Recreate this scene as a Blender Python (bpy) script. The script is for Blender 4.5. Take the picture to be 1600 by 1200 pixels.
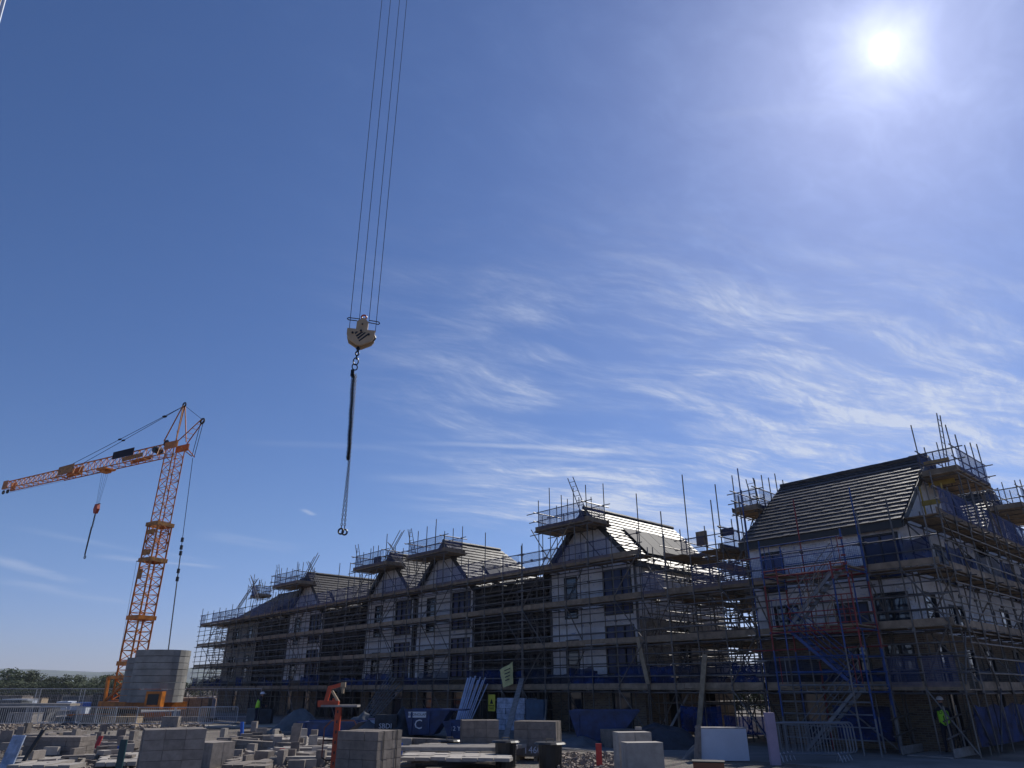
import bpy, bmesh, math, random
from mathutils import Vector, Matrix, noise
R = math.radians
rnd = random.Random(7)
D = bpy.data
scene = bpy.context.scene
for o in list(D.objects): D.objects.remove(o)
COL = scene.collection

# ------------------------------------------------------------ camera, sky, sun, exposure
TH = R(23.6); FPX = 1090.0
cam = D.cameras.new('camera'); cam.sensor_width = 36; cam.lens = 36*FPX/1600; cam.clip_start = .1; cam.clip_end = 20000
cam_ob = D.objects.new('camera', cam); COL.objects.link(cam_ob)
cam_ob.location = (0, 0, 2); cam_ob.rotation_euler = (R(90)+TH, 0, 0)
scene.camera = cam_ob
SUN_EL, SUN_AZ = R(43.1), R(36.3)          # azimuth to the right of +Y
SUN = Vector((math.sin(SUN_AZ)*math.cos(SUN_EL), math.cos(SUN_AZ)*math.cos(SUN_EL), math.sin(SUN_EL)))
sl = D.lights.new('sun', 'SUN'); sl.energy = 4.6; sl.angle = R(.53); sl.color = (1, .95, .87)
so = D.objects.new('sun', sl); COL.objects.link(so); so.rotation_euler = SUN.to_track_quat('Z', 'Y').to_euler(); so.location = (0, 0, 60)
scene.view_settings.view_transform = 'Standard'; scene.view_settings.look = 'None'
scene.view_settings.exposure = 0; scene.view_settings.gamma = 1; scene.view_settings.use_curve_mapping = False

def sky_dir(px, py):
    u = (600-py)/FPX; s, c = math.sin(TH), math.cos(TH)
    return Vector(((px-800)/FPX, c-u*s, s+u*c)).normalized()
def cloud_pt(px, py):
    d = sky_dir(px, py); return d.x/(d.z+.08), d.y/(d.z+.08)

world = D.worlds.new('World'); scene.world = world; world.use_nodes = True
def build_world():
    nt = world.node_tree; nt.nodes.clear(); N = nt.nodes; L = nt.links
    def node(t, **k):
        n = N.new(t)
        for a, b in k.items(): setattr(n, a, b)
        return n
    def setin(sock, v):
        if hasattr(v, 'node'): L.new(v, sock)
        else: sock.default_value = v
    def M(op, a, b=0.0, c=0.0, clamp=False):
        n = node('ShaderNodeMath', operation=op, use_clamp=clamp)
        for i, v in enumerate((a, b, c)): setin(n.inputs[i], v)
        return n.outputs[0]
    def sstep(v, a, b):
        n = node('ShaderNodeMapRange', interpolation_type='SMOOTHSTEP')
        setin(n.inputs[0], v); n.inputs[1].default_value = a; n.inputs[2].default_value = b
        return n.outputs[0]
    def MIX(f, a, b, t='MIX'):
        n = node('ShaderNodeMix', data_type='RGBA', blend_type=t)
        setin(n.inputs[0], f); setin(n.inputs[6], a); setin(n.inputs[7], b); return n.outputs[2]
    tc = node('ShaderNodeTexCoord'); sep = node('ShaderNodeSeparateXYZ'); L.new(tc.outputs['Generated'], sep.inputs[0])
    x, y, z = sep.outputs
    sky = node('ShaderNodeTexSky', sky_type='NISHITA', sun_disc=False, sun_elevation=SUN_EL, sun_rotation=SUN_AZ,
               air_density=1.0, dust_density=.3, ozone_density=3.0, altitude=50)
    hs = node('ShaderNodeHueSaturation'); hs.inputs['Hue'].default_value = .496; hs.inputs['Saturation'].default_value = 1.12; hs.inputs['Value'].default_value = 1
    L.new(sky.outputs[0], hs.inputs['Color'])
    base = MIX(1.0, hs.outputs[0], (.90, .86, 1.0, 1), 'MULTIPLY')
    # cirrus on a high flat layer: direction -> point of the layer
    zz = M('ADD', M('MAXIMUM', z, 0.0), .08)
    px, py = M('DIVIDE', x, zz), M('DIVIDE', y, zz)
    cv = node('ShaderNodeCombineXYZ'); L.new(px, cv.inputs[0]); L.new(py, cv.inputs[1])
    warp = node('ShaderNodeTexNoise'); warp.inputs['Scale'].default_value = .9; warp.inputs['Detail'].default_value = 3; L.new(cv.outputs[0], warp.inputs['Vector'])
    wsub = node('ShaderNodeVectorMath', operation='SUBTRACT'); L.new(warp.outputs['Color'], wsub.inputs[0]); wsub.inputs[1].default_value = (.5, .5, .5)
    wsc = node('ShaderNodeVectorMath', operation='SCALE'); L.new(wsub.outputs[0], wsc.inputs[0]); wsc.inputs['Scale'].default_value = .42
    wad = node('ShaderNodeVectorMath', operation='ADD'); L.new(cv.outputs[0], wad.inputs[0]); L.new(wsc.outputs[0], wad.inputs[1])
    def streak(ang, sx, sy, loc, detail=9, rough=.62, dist=.35, vec=wad):
        mp = node('ShaderNodeMapping', vector_type='TEXTURE'); mp.inputs['Rotation'].default_value = (0, 0, R(ang)); mp.inputs['Scale'].default_value = (1/sx, 1/sy, 1); mp.inputs['Location'].default_value = loc
        L.new(vec.outputs[0], mp.inputs['Vector'])
        n = node('ShaderNodeTexNoise'); n.inputs['Scale'].default_value = 1; n.inputs['Detail'].default_value = detail; n.inputs['Roughness'].default_value = rough; n.inputs['Distortion'].default_value = dist
        L.new(mp.outputs[0], n.inputs['Vector']); return n.outputs['Fac']
    s1 = streak(20, 1.9, 7.5, (3.1, 1.2, 0), rough=.68, dist=.25)
    s2 = streak(44, 4.5, 19.0, (7.7, 2.2, 1), rough=.7, dist=.5)
    big = streak(10, .9, 1.5, (1.35, 4.4, 2), detail=3, rough=.5)
    dens = M('MULTIPLY', sstep(s1, .37, .78), M('ADD', M('MULTIPLY', sstep(s2, .3, .72), .9), .3))
    dens = M('MULTIPLY', dens, sstep(big, .27, .55))
    m1 = sstep(px, -.65, .6); m2 = sstep(py, 1.0, 2.05); m3 = M('SUBTRACT', 1.0, sstep(py, 2.9, 5.2))
    dens = M('MULTIPLY', dens, M('MULTIPLY', m1, M('MULTIPLY', m2, m3)))
    veil = M('MULTIPLY', M('MULTIPLY', sstep(big, .3, .7), .20), M('MULTIPLY', m1, m2))
    dens = M('ADD', M('MULTIPLY', dens, 1.75), veil)
    # contrails and thin far streaks
    def trail(a, b, w, k, seed):
        ax, ay = cloud_pt(*a); bx, by = cloud_pt(*b); dx, dy = bx-ax, by-ay; l = math.hypot(dx, dy); dx /= l; dy /= l
        rx, ry = M('SUBTRACT', px, ax), M('SUBTRACT', py, ay)
        t = M('DIVIDE', M('ADD', M('MULTIPLY', rx, dx), M('MULTIPLY', ry, dy)), l)
        nz = streak(math.degrees(math.atan2(dy, dx)), 1.3, 3, (seed, seed*2, 3), detail=4)
        d = M('ABSOLUTE', M('ADD', M('SUBTRACT', M('MULTIPLY', ry, dx), M('MULTIPLY', rx, dy)), M('MULTIPLY', M('SUBTRACT', nz, .5), w*2.2)))
        f = M('SUBTRACT', 1.0, sstep(d, 0, w))
        ends = M('MULTIPLY', sstep(t, -.05, .35), M('SUBTRACT', 1.0, sstep(t, .75, 1.05)))
        ends = M('MULTIPLY', ends, sstep(nz, .25, .6))
        return M('MULTIPLY', M('MULTIPLY', f, ends), M('MULTIPLY', M('GREATER_THAN', y, 0.0), k))
    for a, b, w, k, s in (((600, 692), (1190, 720), .032, .30, 1.1), ((640, 706), (1150, 735), .036, .26, 2.3), ((560, 748), (830, 752), .08, .13, 3.9),
                          ((-60, 862), (130, 912), .12, .27, 5.2), ((-40, 900), (220, 945), .2, .16, 6.1), ((130, 868), (350, 888), .10, .22, 7.3),
                          ((340, 690), (640, 702), .04, .06, 8.8), ((468, 795), (492, 806), .03, .35, 9.4), ((300, 832), (480, 860), .14, .16, 3.3),
                          ((1080, 182), (1330, 160), .02, .12, 4.5), ((0, 822), (330, 880), .1, .1, 2.8)):
        dens = M('ADD', dens, trail(a, b, w, k, s))
    dens = M('MINIMUM', dens, .85)
    # aureole and disc of the sun, as an angle from the sun's own direction
    dt = node('ShaderNodeVectorMath', operation='DOT_PRODUCT'); L.new(tc.outputs['Generated'], dt.inputs[0]); dt.inputs[1].default_value = SUN
    ang = M('MULTIPLY', M('ARCCOSINE', M('MINIMUM', dt.outputs['Value'], 1.0)), M('ADD', M('MULTIPLY', streak(30, 9, 16, (2, 5, 1), detail=3), 1.3), .35))
    def ex(w, k): return M('MULTIPLY', M('EXPONENT', M('MULTIPLY', ang, -1/w)), k)
    glow = ex(R(9), 1.9)
    disc = M('ADD', M('ADD', ex(R(1.6), 9.0), ex(R(5.0), 1.2)), M('MULTIPLY', M('EXPONENT', M('MULTIPLY', M('POWER', M('DIVIDE', ang, R(.5)), 2), -1)), 30))
    low = sstep(z, .0, .22)
    base = MIX(low, MIX(1.0, base, (.81, .87, 1.10, 1), 'MULTIPLY'), base)
    base = MIX(1.0, base, (.91, .955, 1.08, 1), 'MULTIPLY')
    ccol = MIX(dens, base, (7.2, 7.9, 9.6, 1))
    gl = node('ShaderNodeMix', data_type='RGBA', blend_type='ADD'); gl.inputs[0].default_value = 1
    L.new(ccol, gl.inputs[6])
    gc = node('ShaderNodeCombineXYZ'); L.new(M('ADD', M('MULTIPLY', glow, .62), disc), gc.inputs[0]); L.new(M('ADD', M('MULTIPLY', glow, .98), M('MULTIPLY', disc, .98)), gc.inputs[1]); L.new(M('ADD', M('MULTIPLY', glow, 1.5), disc), gc.inputs[2])
    L.new(gc.outputs[0], gl.inputs[7])
    bg = node('ShaderNodeBackground'); L.new(gl.outputs[2], bg.inputs[0]); bg.inputs[1].default_value = .085
    out = node('ShaderNodeOutputWorld'); L.new(bg.outputs[0], out.inputs[0])
build_world()

# ------------------------------------------------------------ frames: the terrace runs along U, its depth along V
O = Vector((14.8, 24.7)); U = Vector((-.673, .740)); V = Vector((.740, .673)); TA = math.atan2(-.74, .673)
def W(u, v, z=0.0): return Vector((O.x+u*U.x+v*V.x, O.y+u*U.y+v*V.y, z))
def gp(px, py, z=0.0):                         # point of the level z seen at a photo pixel
    d = sky_dir(px, py); t = (z-2)/d.z; return Vector((t*d.x, t*d.y, z))
def at(px, py, dist):                          # point at forward distance dist
    d = sky_dir(px, py); t = dist/d.y; return Vector((t*d.x, dist, 2+t*d.z))

# ------------------------------------------------------------ materials
MATS = {}
def mat(name, col, rough=.7, metal=0.0, var=.0, nscale=3.0, bump=0.0, bscale=20.0, spec=.5, alpha=1.0, col2=None, objvar=0.0, contrast=(.35, .65)):
    if name in MATS: return MATS[name]
    m = D.materials.new(name); m.use_nodes = True; nt = m.node_tree; N = nt.nodes; L = nt.links; b = N['Principled BSDF']
    b.inputs['Roughness'].default_value = rough; b.inputs['Metallic'].default_value = metal; b.inputs['Specular IOR Level'].default_value = spec; b.inputs['Alpha'].default_value = alpha
    c = (*col, 1); b.inputs['Base Color'].default_value = c
    tc = N.new('ShaderNodeNewGeometry')
    last = None
    if var or col2:
        n = N.new('ShaderNodeTexNoise'); n.inputs['Scale'].default_value = nscale; n.inputs['Detail'].default_value = 6; n.inputs['Roughness'].default_value = .6; L.new(tc.outputs['Position'], n.inputs['Vector'])
        r = N.new('ShaderNodeMapRange'); r.inputs[1].default_value = contrast[0]; r.inputs[2].default_value = contrast[1]; L.new(n.outputs['Fac'], r.inputs[0])
        mx = N.new('ShaderNodeMix'); mx.data_type = 'RGBA'; L.new(r.outputs[0], mx.inputs[0])
        mx.inputs[6].default_value = tuple(x*(1-var) for x in col)+(1,)
        mx.inputs[7].default_value = (*col2, 1) if col2 else tuple(min(1, x*(1+var)) for x in col)+(1,)
        last = mx.outputs[2]
    if objvar:
        oi = N.new('ShaderNodeObjectInfo'); r2 = N.new('ShaderNodeMapRange'); r2.inputs[3].default_value = 1-objvar; r2.inputs[4].default_value = 1+objvar; L.new(oi.outputs['Random'], r2.inputs[0])
        hv = N.new('ShaderNodeHueSaturation'); L.new(r2.outputs[0], hv.inputs['Value'])
        if last: L.new(last, hv.inputs['Color'])
        else: hv.inputs['Color'].default_value = c
        last = hv.outputs[0]
    if last: L.new(last, b.inputs['Base Color'])
    if bump:
        n2 = N.new('ShaderNodeTexNoise'); n2.inputs['Scale'].default_value = bscale; n2.inputs['Detail'].default_value = 5; L.new(tc.outputs['Position'], n2.inputs['Vector'])
        bp = N.new('ShaderNodeBump'); bp.inputs['Strength'].default_value = bump; bp.inputs['Distance'].default_value = .05; L.new(n2.outputs['Fac'], bp.inputs['Height']); L.new(bp.outputs[0], b.inputs['Normal'])
    MATS[name] = m; return m
steel = mat('galvanised_steel', (.135, .125, .12), .5, .45, .35, 2.2, objvar=.3)
steel_b = mat('blue_painted_steel', (.010, .05, .20), .5, 0, .3, 4)
steel_r = mat('red_painted_steel', (.19, .014, .014), .5, 0, .3, 4)
alu = mat('aluminium', (.17, .18, .20), .5, .4, .2, 3)
alu_b = mat('bluish_white_foil', (.36, .43, .60), .4, .1, .15, 3)
board_m = mat('scaffold_board', (.235, .175, .12), .8, 0, .3, 3.5, .2, 40, objvar=.22)
board_y = mat('yellow_board', (.42, .27, .05), .7, 0, .2, 4)
def membrane_mat(name, col, mark, amt):
    m = D.materials.new(name); m.use_nodes = True; N = m.node_tree.nodes; L = m.node_tree.links; b = N['Principled BSDF']; b.inputs['Roughness'].default_value = .42
    g = N.new('ShaderNodeNewGeometry')
    def nz(scale, loc, sc, det, dist=0.0):
        mp = N.new('ShaderNodeMapping'); mp.inputs['Scale'].default_value = sc; mp.inputs['Location'].default_value = loc; L.new(g.outputs['Position'], mp.inputs[0])
        n = N.new('ShaderNodeTexNoise'); n.inputs['Scale'].default_value = scale; n.inputs['Detail'].default_value = det; n.inputs['Distortion'].default_value = dist; L.new(mp.outputs[0], n.inputs['Vector']); return n.outputs['Fac']
    a = nz(1.0, (0, 0, 0), (2.6, 2.6, .8), 3, 1.4); c = nz(1.0, (4, 2, 1), (1.2, 1.2, 4.0), 3, 2.0)
    def ridge(v):
        q = N.new('ShaderNodeMath'); q.operation = 'SUBTRACT'; L.new(v, q.inputs[0]); q.inputs[1].default_value = .5
        r = N.new('ShaderNodeMath'); r.operation = 'ABSOLUTE'; L.new(q.outputs[0], r.inputs[0])
        e = N.new('ShaderNodeMapRange'); e.inputs[1].default_value = 0; e.inputs[2].default_value = .11; e.inputs[3].default_value = 0; e.inputs[4].default_value = 1; L.new(r.outputs[0], e.inputs[0]); return e.outputs[0]
    mul = N.new('ShaderNodeMath'); mul.operation = 'MULTIPLY'; L.new(ridge(a), mul.inputs[0]); L.new(ridge(c), mul.inputs[1])
    bp = N.new('ShaderNodeBump'); bp.inputs['Strength'].default_value = amt; bp.inputs['Distance'].default_value = .12; L.new(mul.outputs[0], bp.inputs['Height']); L.new(bp.outputs[0], b.inputs['Normal'])
    pr = nz(3.2, (9, 3, 5), (1, 1, 2.2), 2, .4); e = N.new('ShaderNodeMapRange'); e.inputs[1].default_value = .66; e.inputs[2].default_value = .68; L.new(pr, e.inputs[0])
    mx = N.new('ShaderNodeMix'); mx.data_type = 'RGBA'; L.new(e.outputs[0], mx.inputs[0]); mx.inputs[6].default_value = (*col, 1); mx.inputs[7].default_value = (*mark, 1)
    ds = nz(.6, (1, 1, 1), (1, 1, 1), 5); e2 = N.new('ShaderNodeMapRange'); e2.inputs[1].default_value = .35; e2.inputs[2].default_value = .7; e2.inputs[3].default_value = 1.0; e2.inputs[4].default_value = .84; L.new(ds, e2.inputs[0])
    hv = N.new('ShaderNodeHueSaturation'); L.new(mx.outputs[2], hv.inputs['Color']); L.new(e2.outputs[0], hv.inputs['Value']); L.new(hv.outputs[0], b.inputs['Base Color']); return m
membrane = membrane_mat('white_membrane', (.84, .84, .88), (.46, .52, .72), .62)
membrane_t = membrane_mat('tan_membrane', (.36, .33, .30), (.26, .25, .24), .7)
grey_sh = mat('grey_sheathing', (.09, .09, .10), .7, 0, .4, 1.2)
dark_void = mat('void_shade', (.030, .031, .036), .8, 0, .4, 1.0)  # near-black colour carries the shade of open bays and house interiors
frame_m = mat('anthracite_frame', (.015, .017, .022), .5)
glass = mat('window_glass', (.02, .03, .05), .06, 0, spec=.9)
prot = mat('protective_blue_film', (.018, .035, .12), .35, 0, .3, 2)
tile_m = mat('roof_tile', (.048, .044, .045), .47, 0, .3, 6, .15, 30, spec=.27, objvar=.22)
under = mat('roof_underlay', (.03, .03, .035), .8)
pv = mat('solar_panel', (.045, .047, .055), .72, 0, .15, 2, spec=.2)
conc = mat('concrete_block', (.27, .235, .205), .9, 0, .16, 7, .35, 60, objvar=.14)
conc_d = mat('dense_block', (.20, .172, .15), .9, 0, .2, 6, .35, 50, objvar=.16)
conc_l = mat('pale_concrete', (.34, .31, .275), .85, 0, .14, 5, .2, 50, objvar=.12)
ballast_m = mat('ballast_concrete', (.25, .245, .23), .8, 0, .22, 1.2, .08, 30, objvar=.04)
crane_o = mat('crane_orange', (.50, .155, .013), .5, 0, .35, 2.2, objvar=.18)
crane_y = mat('crane_yellow', (.33, .13, .012), .5, 0, .5, 5)
cream = mat('cream_paint', (.46, .33, .20), .5, 0, .12, 5)
black = mat('black_paint', (.012, .012, .014), .45)
rope_m = mat('steel_rope', (.022, .022, .028), .9, 0, spec=.05)
chain_m = mat('chain_steel', (.02, .02, .025), .4, .6)
blackpl = mat('black_plastic', (.010, .011, .013), .4)
skipblue = mat('skip_blue', (.008, .035, .13), .5, 0, .4, 3, .1, 20)
netblue = mat('blue_netting', (.006, .024, .10), .7, 0, .7, 1.6, .8, 6, alpha=.84, spec=.1)
netdark = mat('faded_netting', (.016, .028, .06), .7, 0, .6, 2, .8, 6, alpha=.7, spec=.1)
guardblue = mat('brick_guard_wire', (.04, .07, .22), .5, .2)
orange = mat('orange_paint', (.42, .055, .016), .45, 0, .2, 5)
redp = mat('red_plastic', (.42, .03, .03), .5)
bluep = mat('blue_plastic', (.015, .09, .42), .4)
teal = mat('dark_teal_plastic', (.01, .05, .06), .4)
white = mat('white_sheet', (.48, .53, .62), .6, 0, .06, 2)
pinkish = mat('pinkish_board', (.34, .27, .36), .7, 0, .1, 3)
wrap = mat('pallet_wrap', (.30, .36, .48), .25, 0, .35, 4, .6, 9)
yellow = mat('yellow_sign', (.55, .50, .04), .5)
yellow2 = mat('pale_yellow_sack', (.55, .52, .22), .6, 0, .15, 6, .5, 12)
hivis = mat('hi_vis_yellow', (.40, .80, .05), .7)
hiviso = mat('hi_vis_orange', (.75, .10, .03), .7)
navy = mat('navy_cloth', (.012, .014, .03), .9)
skin = mat('skin', (.42, .22, .15), .6)
hatw = mat('white_hard_hat', (.72, .72, .78), .35)
barrier_m = mat('barrier_steel', (.42, .44, .47), .45, .3)
timber = mat('timber', (.30, .23, .15), .8, 0, .25, 5)
timber_g = mat('weathered_plank', (.25, .23, .22), .8, 0, .25, 4)
wtext = mat('white_lettering', (.70, .72, .78), .7)
ktext = mat('black_lettering', (.01, .01, .012), .7)
crown_m = mat('foliage', (.035, .055, .018), .8, 0, .0, .9, col2=(.06, .08, .028), objvar=.2)
bark = mat('bark', (.07, .055, .04), .9)
fdirt = mat('rubble', (.24, .20, .17), .95, 0, .35, 3, .8, 14)
sack_d = mat('dark_sheeting', (.018, .026, .04), .6, 0, .5, 3, .7, 5)
sackg = mat('grey_sheeting_shaded_sand', (.085, .10, .115), .7, 0, .3, 2, .7, 4)  # sheeting grey, also the painted shade of the sand heap
tube_blue = mat('blue_grey_foliage_cover', (.03, .07, .12), .6, 0, .3, 3)

def brick_mat():
    m = D.materials.new('facing_brick'); m.use_nodes = True; N = m.node_tree.nodes; L = m.node_tree.links; b = N['Principled BSDF']; b.inputs['Roughness'].default_value = .9
    uv = N.new('ShaderNodeTexCoord')
    br = N.new('ShaderNodeTexBrick'); br.inputs['Scale'].default_value = 1; br.inputs['Brick Width'].default_value = .225; br.inputs['Row Height'].default_value = .075; br.inputs['Mortar Size'].default_value = .010
    br.inputs['Color1'].default_value = (.19, .135, .085, 1); br.inputs['Color2'].default_value = (.09, .058, .042, 1); br.inputs['Mortar'].default_value = (.19, .175, .155, 1); br.inputs['Bias'].default_value = -.1
    L.new(uv.outputs['UV'], br.inputs['Vector']); L.new(br.outputs['Color'], b.inputs['Base Color'])
    bp = N.new('ShaderNodeBump'); bp.inputs['Strength'].default_value = .6; bp.inputs['Distance'].default_value = .01; bp.invert = True; L.new(br.outputs['Fac'], bp.inputs['Height']); L.new(bp.outputs[0], b.inputs['Normal'])
    return m
brick = brick_mat()
def ground_mat():
    m = D.materials.new('site_ground'); m.use_nodes = True; N = m.node_tree.nodes; L = m.node_tree.links; b = N['Principled BSDF']; b.inputs['Roughness'].default_value = .95
    g = N.new('ShaderNodeNewGeometry')
    a = N.new('ShaderNodeTexNoise'); a.inputs['Scale'].default_value = .22; a.inputs['Detail'].default_value = 9; a.inputs['Roughness'].default_value = .65; L.new(g.outputs['Position'], a.inputs['Vector'])
    r = N.new('ShaderNodeValToRGB'); e = r.color_ramp.elements; e[0].position = .32; e[0].color = (.085, .07, .055, 1); e[1].position = .68; e[1].color = (.26, .23, .19, 1)
    k = e.new(.5); k.color = (.155, .135, .115, 1); L.new(a.outputs['Fac'], r.inputs[0])
    c = N.new('ShaderNodeTexNoise'); c.inputs['Scale'].default_value = 14; c.inputs['Detail'].default_value = 6; L.new(g.outputs['Position'], c.inputs['Vector'])
    mx = N.new('ShaderNodeMix'); mx.data_type = 'RGBA'; mx.blend_type = 'OVERLAY'; mx.inputs[0].default_value = .55; L.new(r.outputs[0], mx.inputs[6]); L.new(c.outputs['Color'], mx.inputs[7]); L.new(mx.outputs[2], b.inputs['Base Color'])
    bp = N.new('ShaderNodeBump'); bp.inputs['Strength'].default_value = .9; bp.inputs['Distance'].default_value = .12; L.new(c.outputs['Fac'], bp.inputs['Height']); L.new(bp.outputs[0], b.inputs['Normal'])
    return m

# ------------------------------------------------------------ builders
class MB:
    def __init__(s): s.v = []; s.f = []; s.uv = None
    def quad(s, a, b, c, d):
        n = len(s.v); s.v += [Vector(a), Vector(b), Vector(c), Vector(d)]; s.f.append((n, n+1, n+2, n+3)); return s
    def hexa(s, p):                       # p: 4 bottom + 4 top
        n = len(s.v); s.v += [Vector(q) for q in p]
        s.f += [(n, n+3, n+2, n+1), (n+4, n+5, n+6, n+7), (n, n+1, n+5, n+4), (n+1, n+2, n+6, n+5), (n+2, n+3, n+7, n+6), (n+3, n, n+4, n+7)]; return s
    def box(s, c, size, rz=0.0, M=None):
        a, b, d = size[0]/2, size[1]/2, size[2]/2; c = Vector(c)
        m = M if M else Matrix.Rotation(rz, 3, 'Z')
        return s.hexa([c+m@Vector(q) for q in ((-a, -b, -d), (a, -b, -d), (a, b, -d), (-a, b, -d), (-a, -b, d), (a, -b, d), (a, b, d), (-a, b, d))])
    def tbox(s, u0, u1, v0, v1, z0, z1):  # box in terrace coordinates
        return s.hexa([W(u1, v0, z0), W(u0, v0, z0), W(u0, v1, z0), W(u1, v1, z0), W(u1, v0, z1), W(u0, v0, z1), W(u0, v1, z1), W(u1, v1, z1)])
    def tube(s, p, q, r, n=6, r2=None):
        p, q = Vector(p), Vector(q); d = (q-p).normalized(); a = d.orthogonal().normalized(); b = d.cross(a); k = len(s.v); r2 = r if r2 is None else r2
        for P, rr in ((p, r), (q, r2)):
            for i in range(n): t = 2*math.pi*i/n; s.v.append(P+a*math.cos(t)*rr+b*math.sin(t)*rr)
        for i in range(n): j = (i+1) % n; s.f.append((k+i, k+j, k+n+j, k+n+i))
        s.f.append(tuple(range(k+n-1, k-1, -1))); s.f.append(tuple(range(k+n, k+2*n))); return s
    def path(s, pts, r, n=6):
        for a, b in zip(pts, pts[1:]): s.tube(a, b, r, n)
        return s
    def prism(s, poly, ext):              # closed planar polygon (CCW seen against ext) extruded by ext
        n = len(s.v); k = len(poly); s.v += [Vector(p) for p in poly]+[Vector(p)+Vector(ext) for p in poly]
        s.f.append(tuple(range(n+k-1, n-1, -1))); s.f.append(tuple(range(n+k, n+2*k)))
        for i in range(k): j = (i+1) % k; s.f.append((n+i, n+j, n+k+j, n+k+i))
        return s
    def torus(s, c, ax, up, R1, r, sx=1.0, n=14, m=6):  # ring/link in plane (ax, up)
        c = Vector(c); ax = Vector(ax).normalized(); up = Vector(up).normalized(); nn = ax.cross(up); k = len(s.v)
        for i in range(n):
            t = 2*math.pi*i/n; ce = c+ax*math.cos(t)*R1*sx+up*math.sin(t)*R1; o = (ax*math.cos(t)+up*math.sin(t)).normalized()
            for j in range(m): q = 2*math.pi*j/m; s.v.append(ce+o*math.cos(q)*r+nn*math.sin(q)*r)
        for i in range(n):
            for j in range(m): a = k+i*m+j; b = k+i*m+(j+1) % m; cc = k+((i+1) % n)*m+(j+1) % m; d = k+((i+1) % n)*m+j; s.f.append((a, b, cc, d))
        return s
    def build(s, name, m, parent=None, label=None, kind=None, smooth=False, origin=None):
        if not s.v: return None
        if origin is None:
            xs = [v.x for v in s.v]; ys = [v.y for v in s.v]; zs = [v.z for v in s.v]
            origin = Vector(((min(xs)+max(xs))/2, (min(ys)+max(ys))/2, min(zs)))
        me = D.meshes.new(name); me.from_pydata([tuple(v-origin) for v in s.v], [], s.f); me.materials.append(m)
        if s.uv:
            ul = me.uv_layers.new(name='UVMap')
            for i, q in enumerate(s.uv): ul.data[i].uv = q
        if smooth: me.polygons.foreach_set('use_smooth', [True]*len(me.polygons))
        o = D.objects.new(name, me); COL.objects.link(o)
        place(o, origin, parent)
        if label: o['label'] = label
        if kind: o['kind'] = kind
        return o
WPOS = {}
def place(o, pos, parent):
    if parent: o.parent = parent; o.location = Vector(pos)-WPOS[parent.name]
    else: o.location = pos
    WPOS[o.name] = Vector(pos)
def thing(name, label, cat, pos, group=None):
    o = D.objects.new(name, None); COL.objects.link(o); o.empty_display_size = .3; o.location = pos; WPOS[o.name] = Vector(pos)
    o['label'] = label; o['category'] = cat
    if group: o['group'] = group
    return o
def tag(o, label, cat, group=None):
    o['label'] = label; o['category'] = cat
    if group: o['group'] = group
    return o
SH = {}
def shared(kind, m):
    k = (kind, m.name)
    if k not in SH:
        b = MB()
        if kind == 'tube': b.tube((0, 0, -.5), (0, 0, .5), .5, 6)
        elif kind == 'box': b.box((0, 0, 0), (1, 1, 1))
        me = D.meshes.new(kind+'_'+m.name); me.from_pydata([tuple(v) for v in b.v], [], b.f); me.materials.append(m); SH[k] = me
    return SH[k]
def bar(name, p, q, dia, m, parent, label=None):
    p, q = Vector(p), Vector(q); o = D.objects.new(name, shared('tube', m)); COL.objects.link(o)
    place(o, (p+q)/2, parent); o.rotation_mode = 'QUATERNION'; o.rotation_quaternion = (q-p).to_track_quat('Z', 'Y'); o.scale = (dia, dia, (q-p).length)
    if label: o['label'] = label
    return o
def blk(name, c, size, m, parent, rz=0.0, rot=None):
    o = D.objects.new(name, shared('box', m)); COL.objects.link(o); place(o, c, parent); o.rotation_euler = rot if rot else (0, 0, rz); o.scale = size; return o
def beam(name, p, q, w, h, m, parent):        # rectangular bar from p to q; width horizontal
    p, q = Vector(p), Vector(q); d = (q-p); x = d.normalized(); y = Vector((0, 0, 1)).cross(x)
    y = y.normalized() if y.length > 1e-4 else Vector((0, 1, 0)); z = x.cross(y)
    o = D.objects.new(name, shared('box', m)); COL.objects.link(o); place(o, (p+q)/2, parent); o.rotation_mode = 'QUATERNION'
    o.rotation_quaternion = Matrix((x, y, z)).transposed().to_quaternion(); o.scale = (d.length, w, h); return o
def text(name, s, size, pos, xdir, up, m, parent, ext=.004, label=None):
    cu = D.curves.new(name, 'FONT'); cu.body = s; cu.size = size; cu.extrude = ext; cu.align_x = 'CENTER'; cu.align_y = 'CENTER'; cu.resolution_u = 2
    t = D.objects.new('tmp', cu); me = D.meshes.new_from_object(t); D.objects.remove(t); me.name = name; me.materials.clear(); me.materials.append(m)
    o = D.objects.new(name, me); COL.objects.link(o); place(o, pos, parent)
    x = Vector(xdir).normalized(); y = Vector(up).normalized(); o.rotation_mode = 'QUATERNION'; o.rotation_quaternion = Matrix((x, y, x.cross(y))).transposed().to_quaternion()
    return o
X3 = Vector((-U.x, -U.y, 0)); Y3 = Vector((V.x, V.y, 0)); Z3 = Vector((0, 0, 1))    # right, into depth, up for the terrace front

# ============================================================ SETTING
g = MB(); n = 60
def gx(i): t = (i/n)*2-1; return math.copysign(abs(t)**3, t)*9000
for i in range(n+1):
    for j in range(n+1):
        g.v.append(Vector((gx(i), gx(j)+30, 0)))
for i in range(n):
    for j in range(n): a = i*(n+1)+j; g.f.append((a, a+n+1, a+n+2, a+1))
go = g.build('ground', ground_mat(), origin=Vector((0, 0, 0))); go['kind'] = 'structure'
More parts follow.
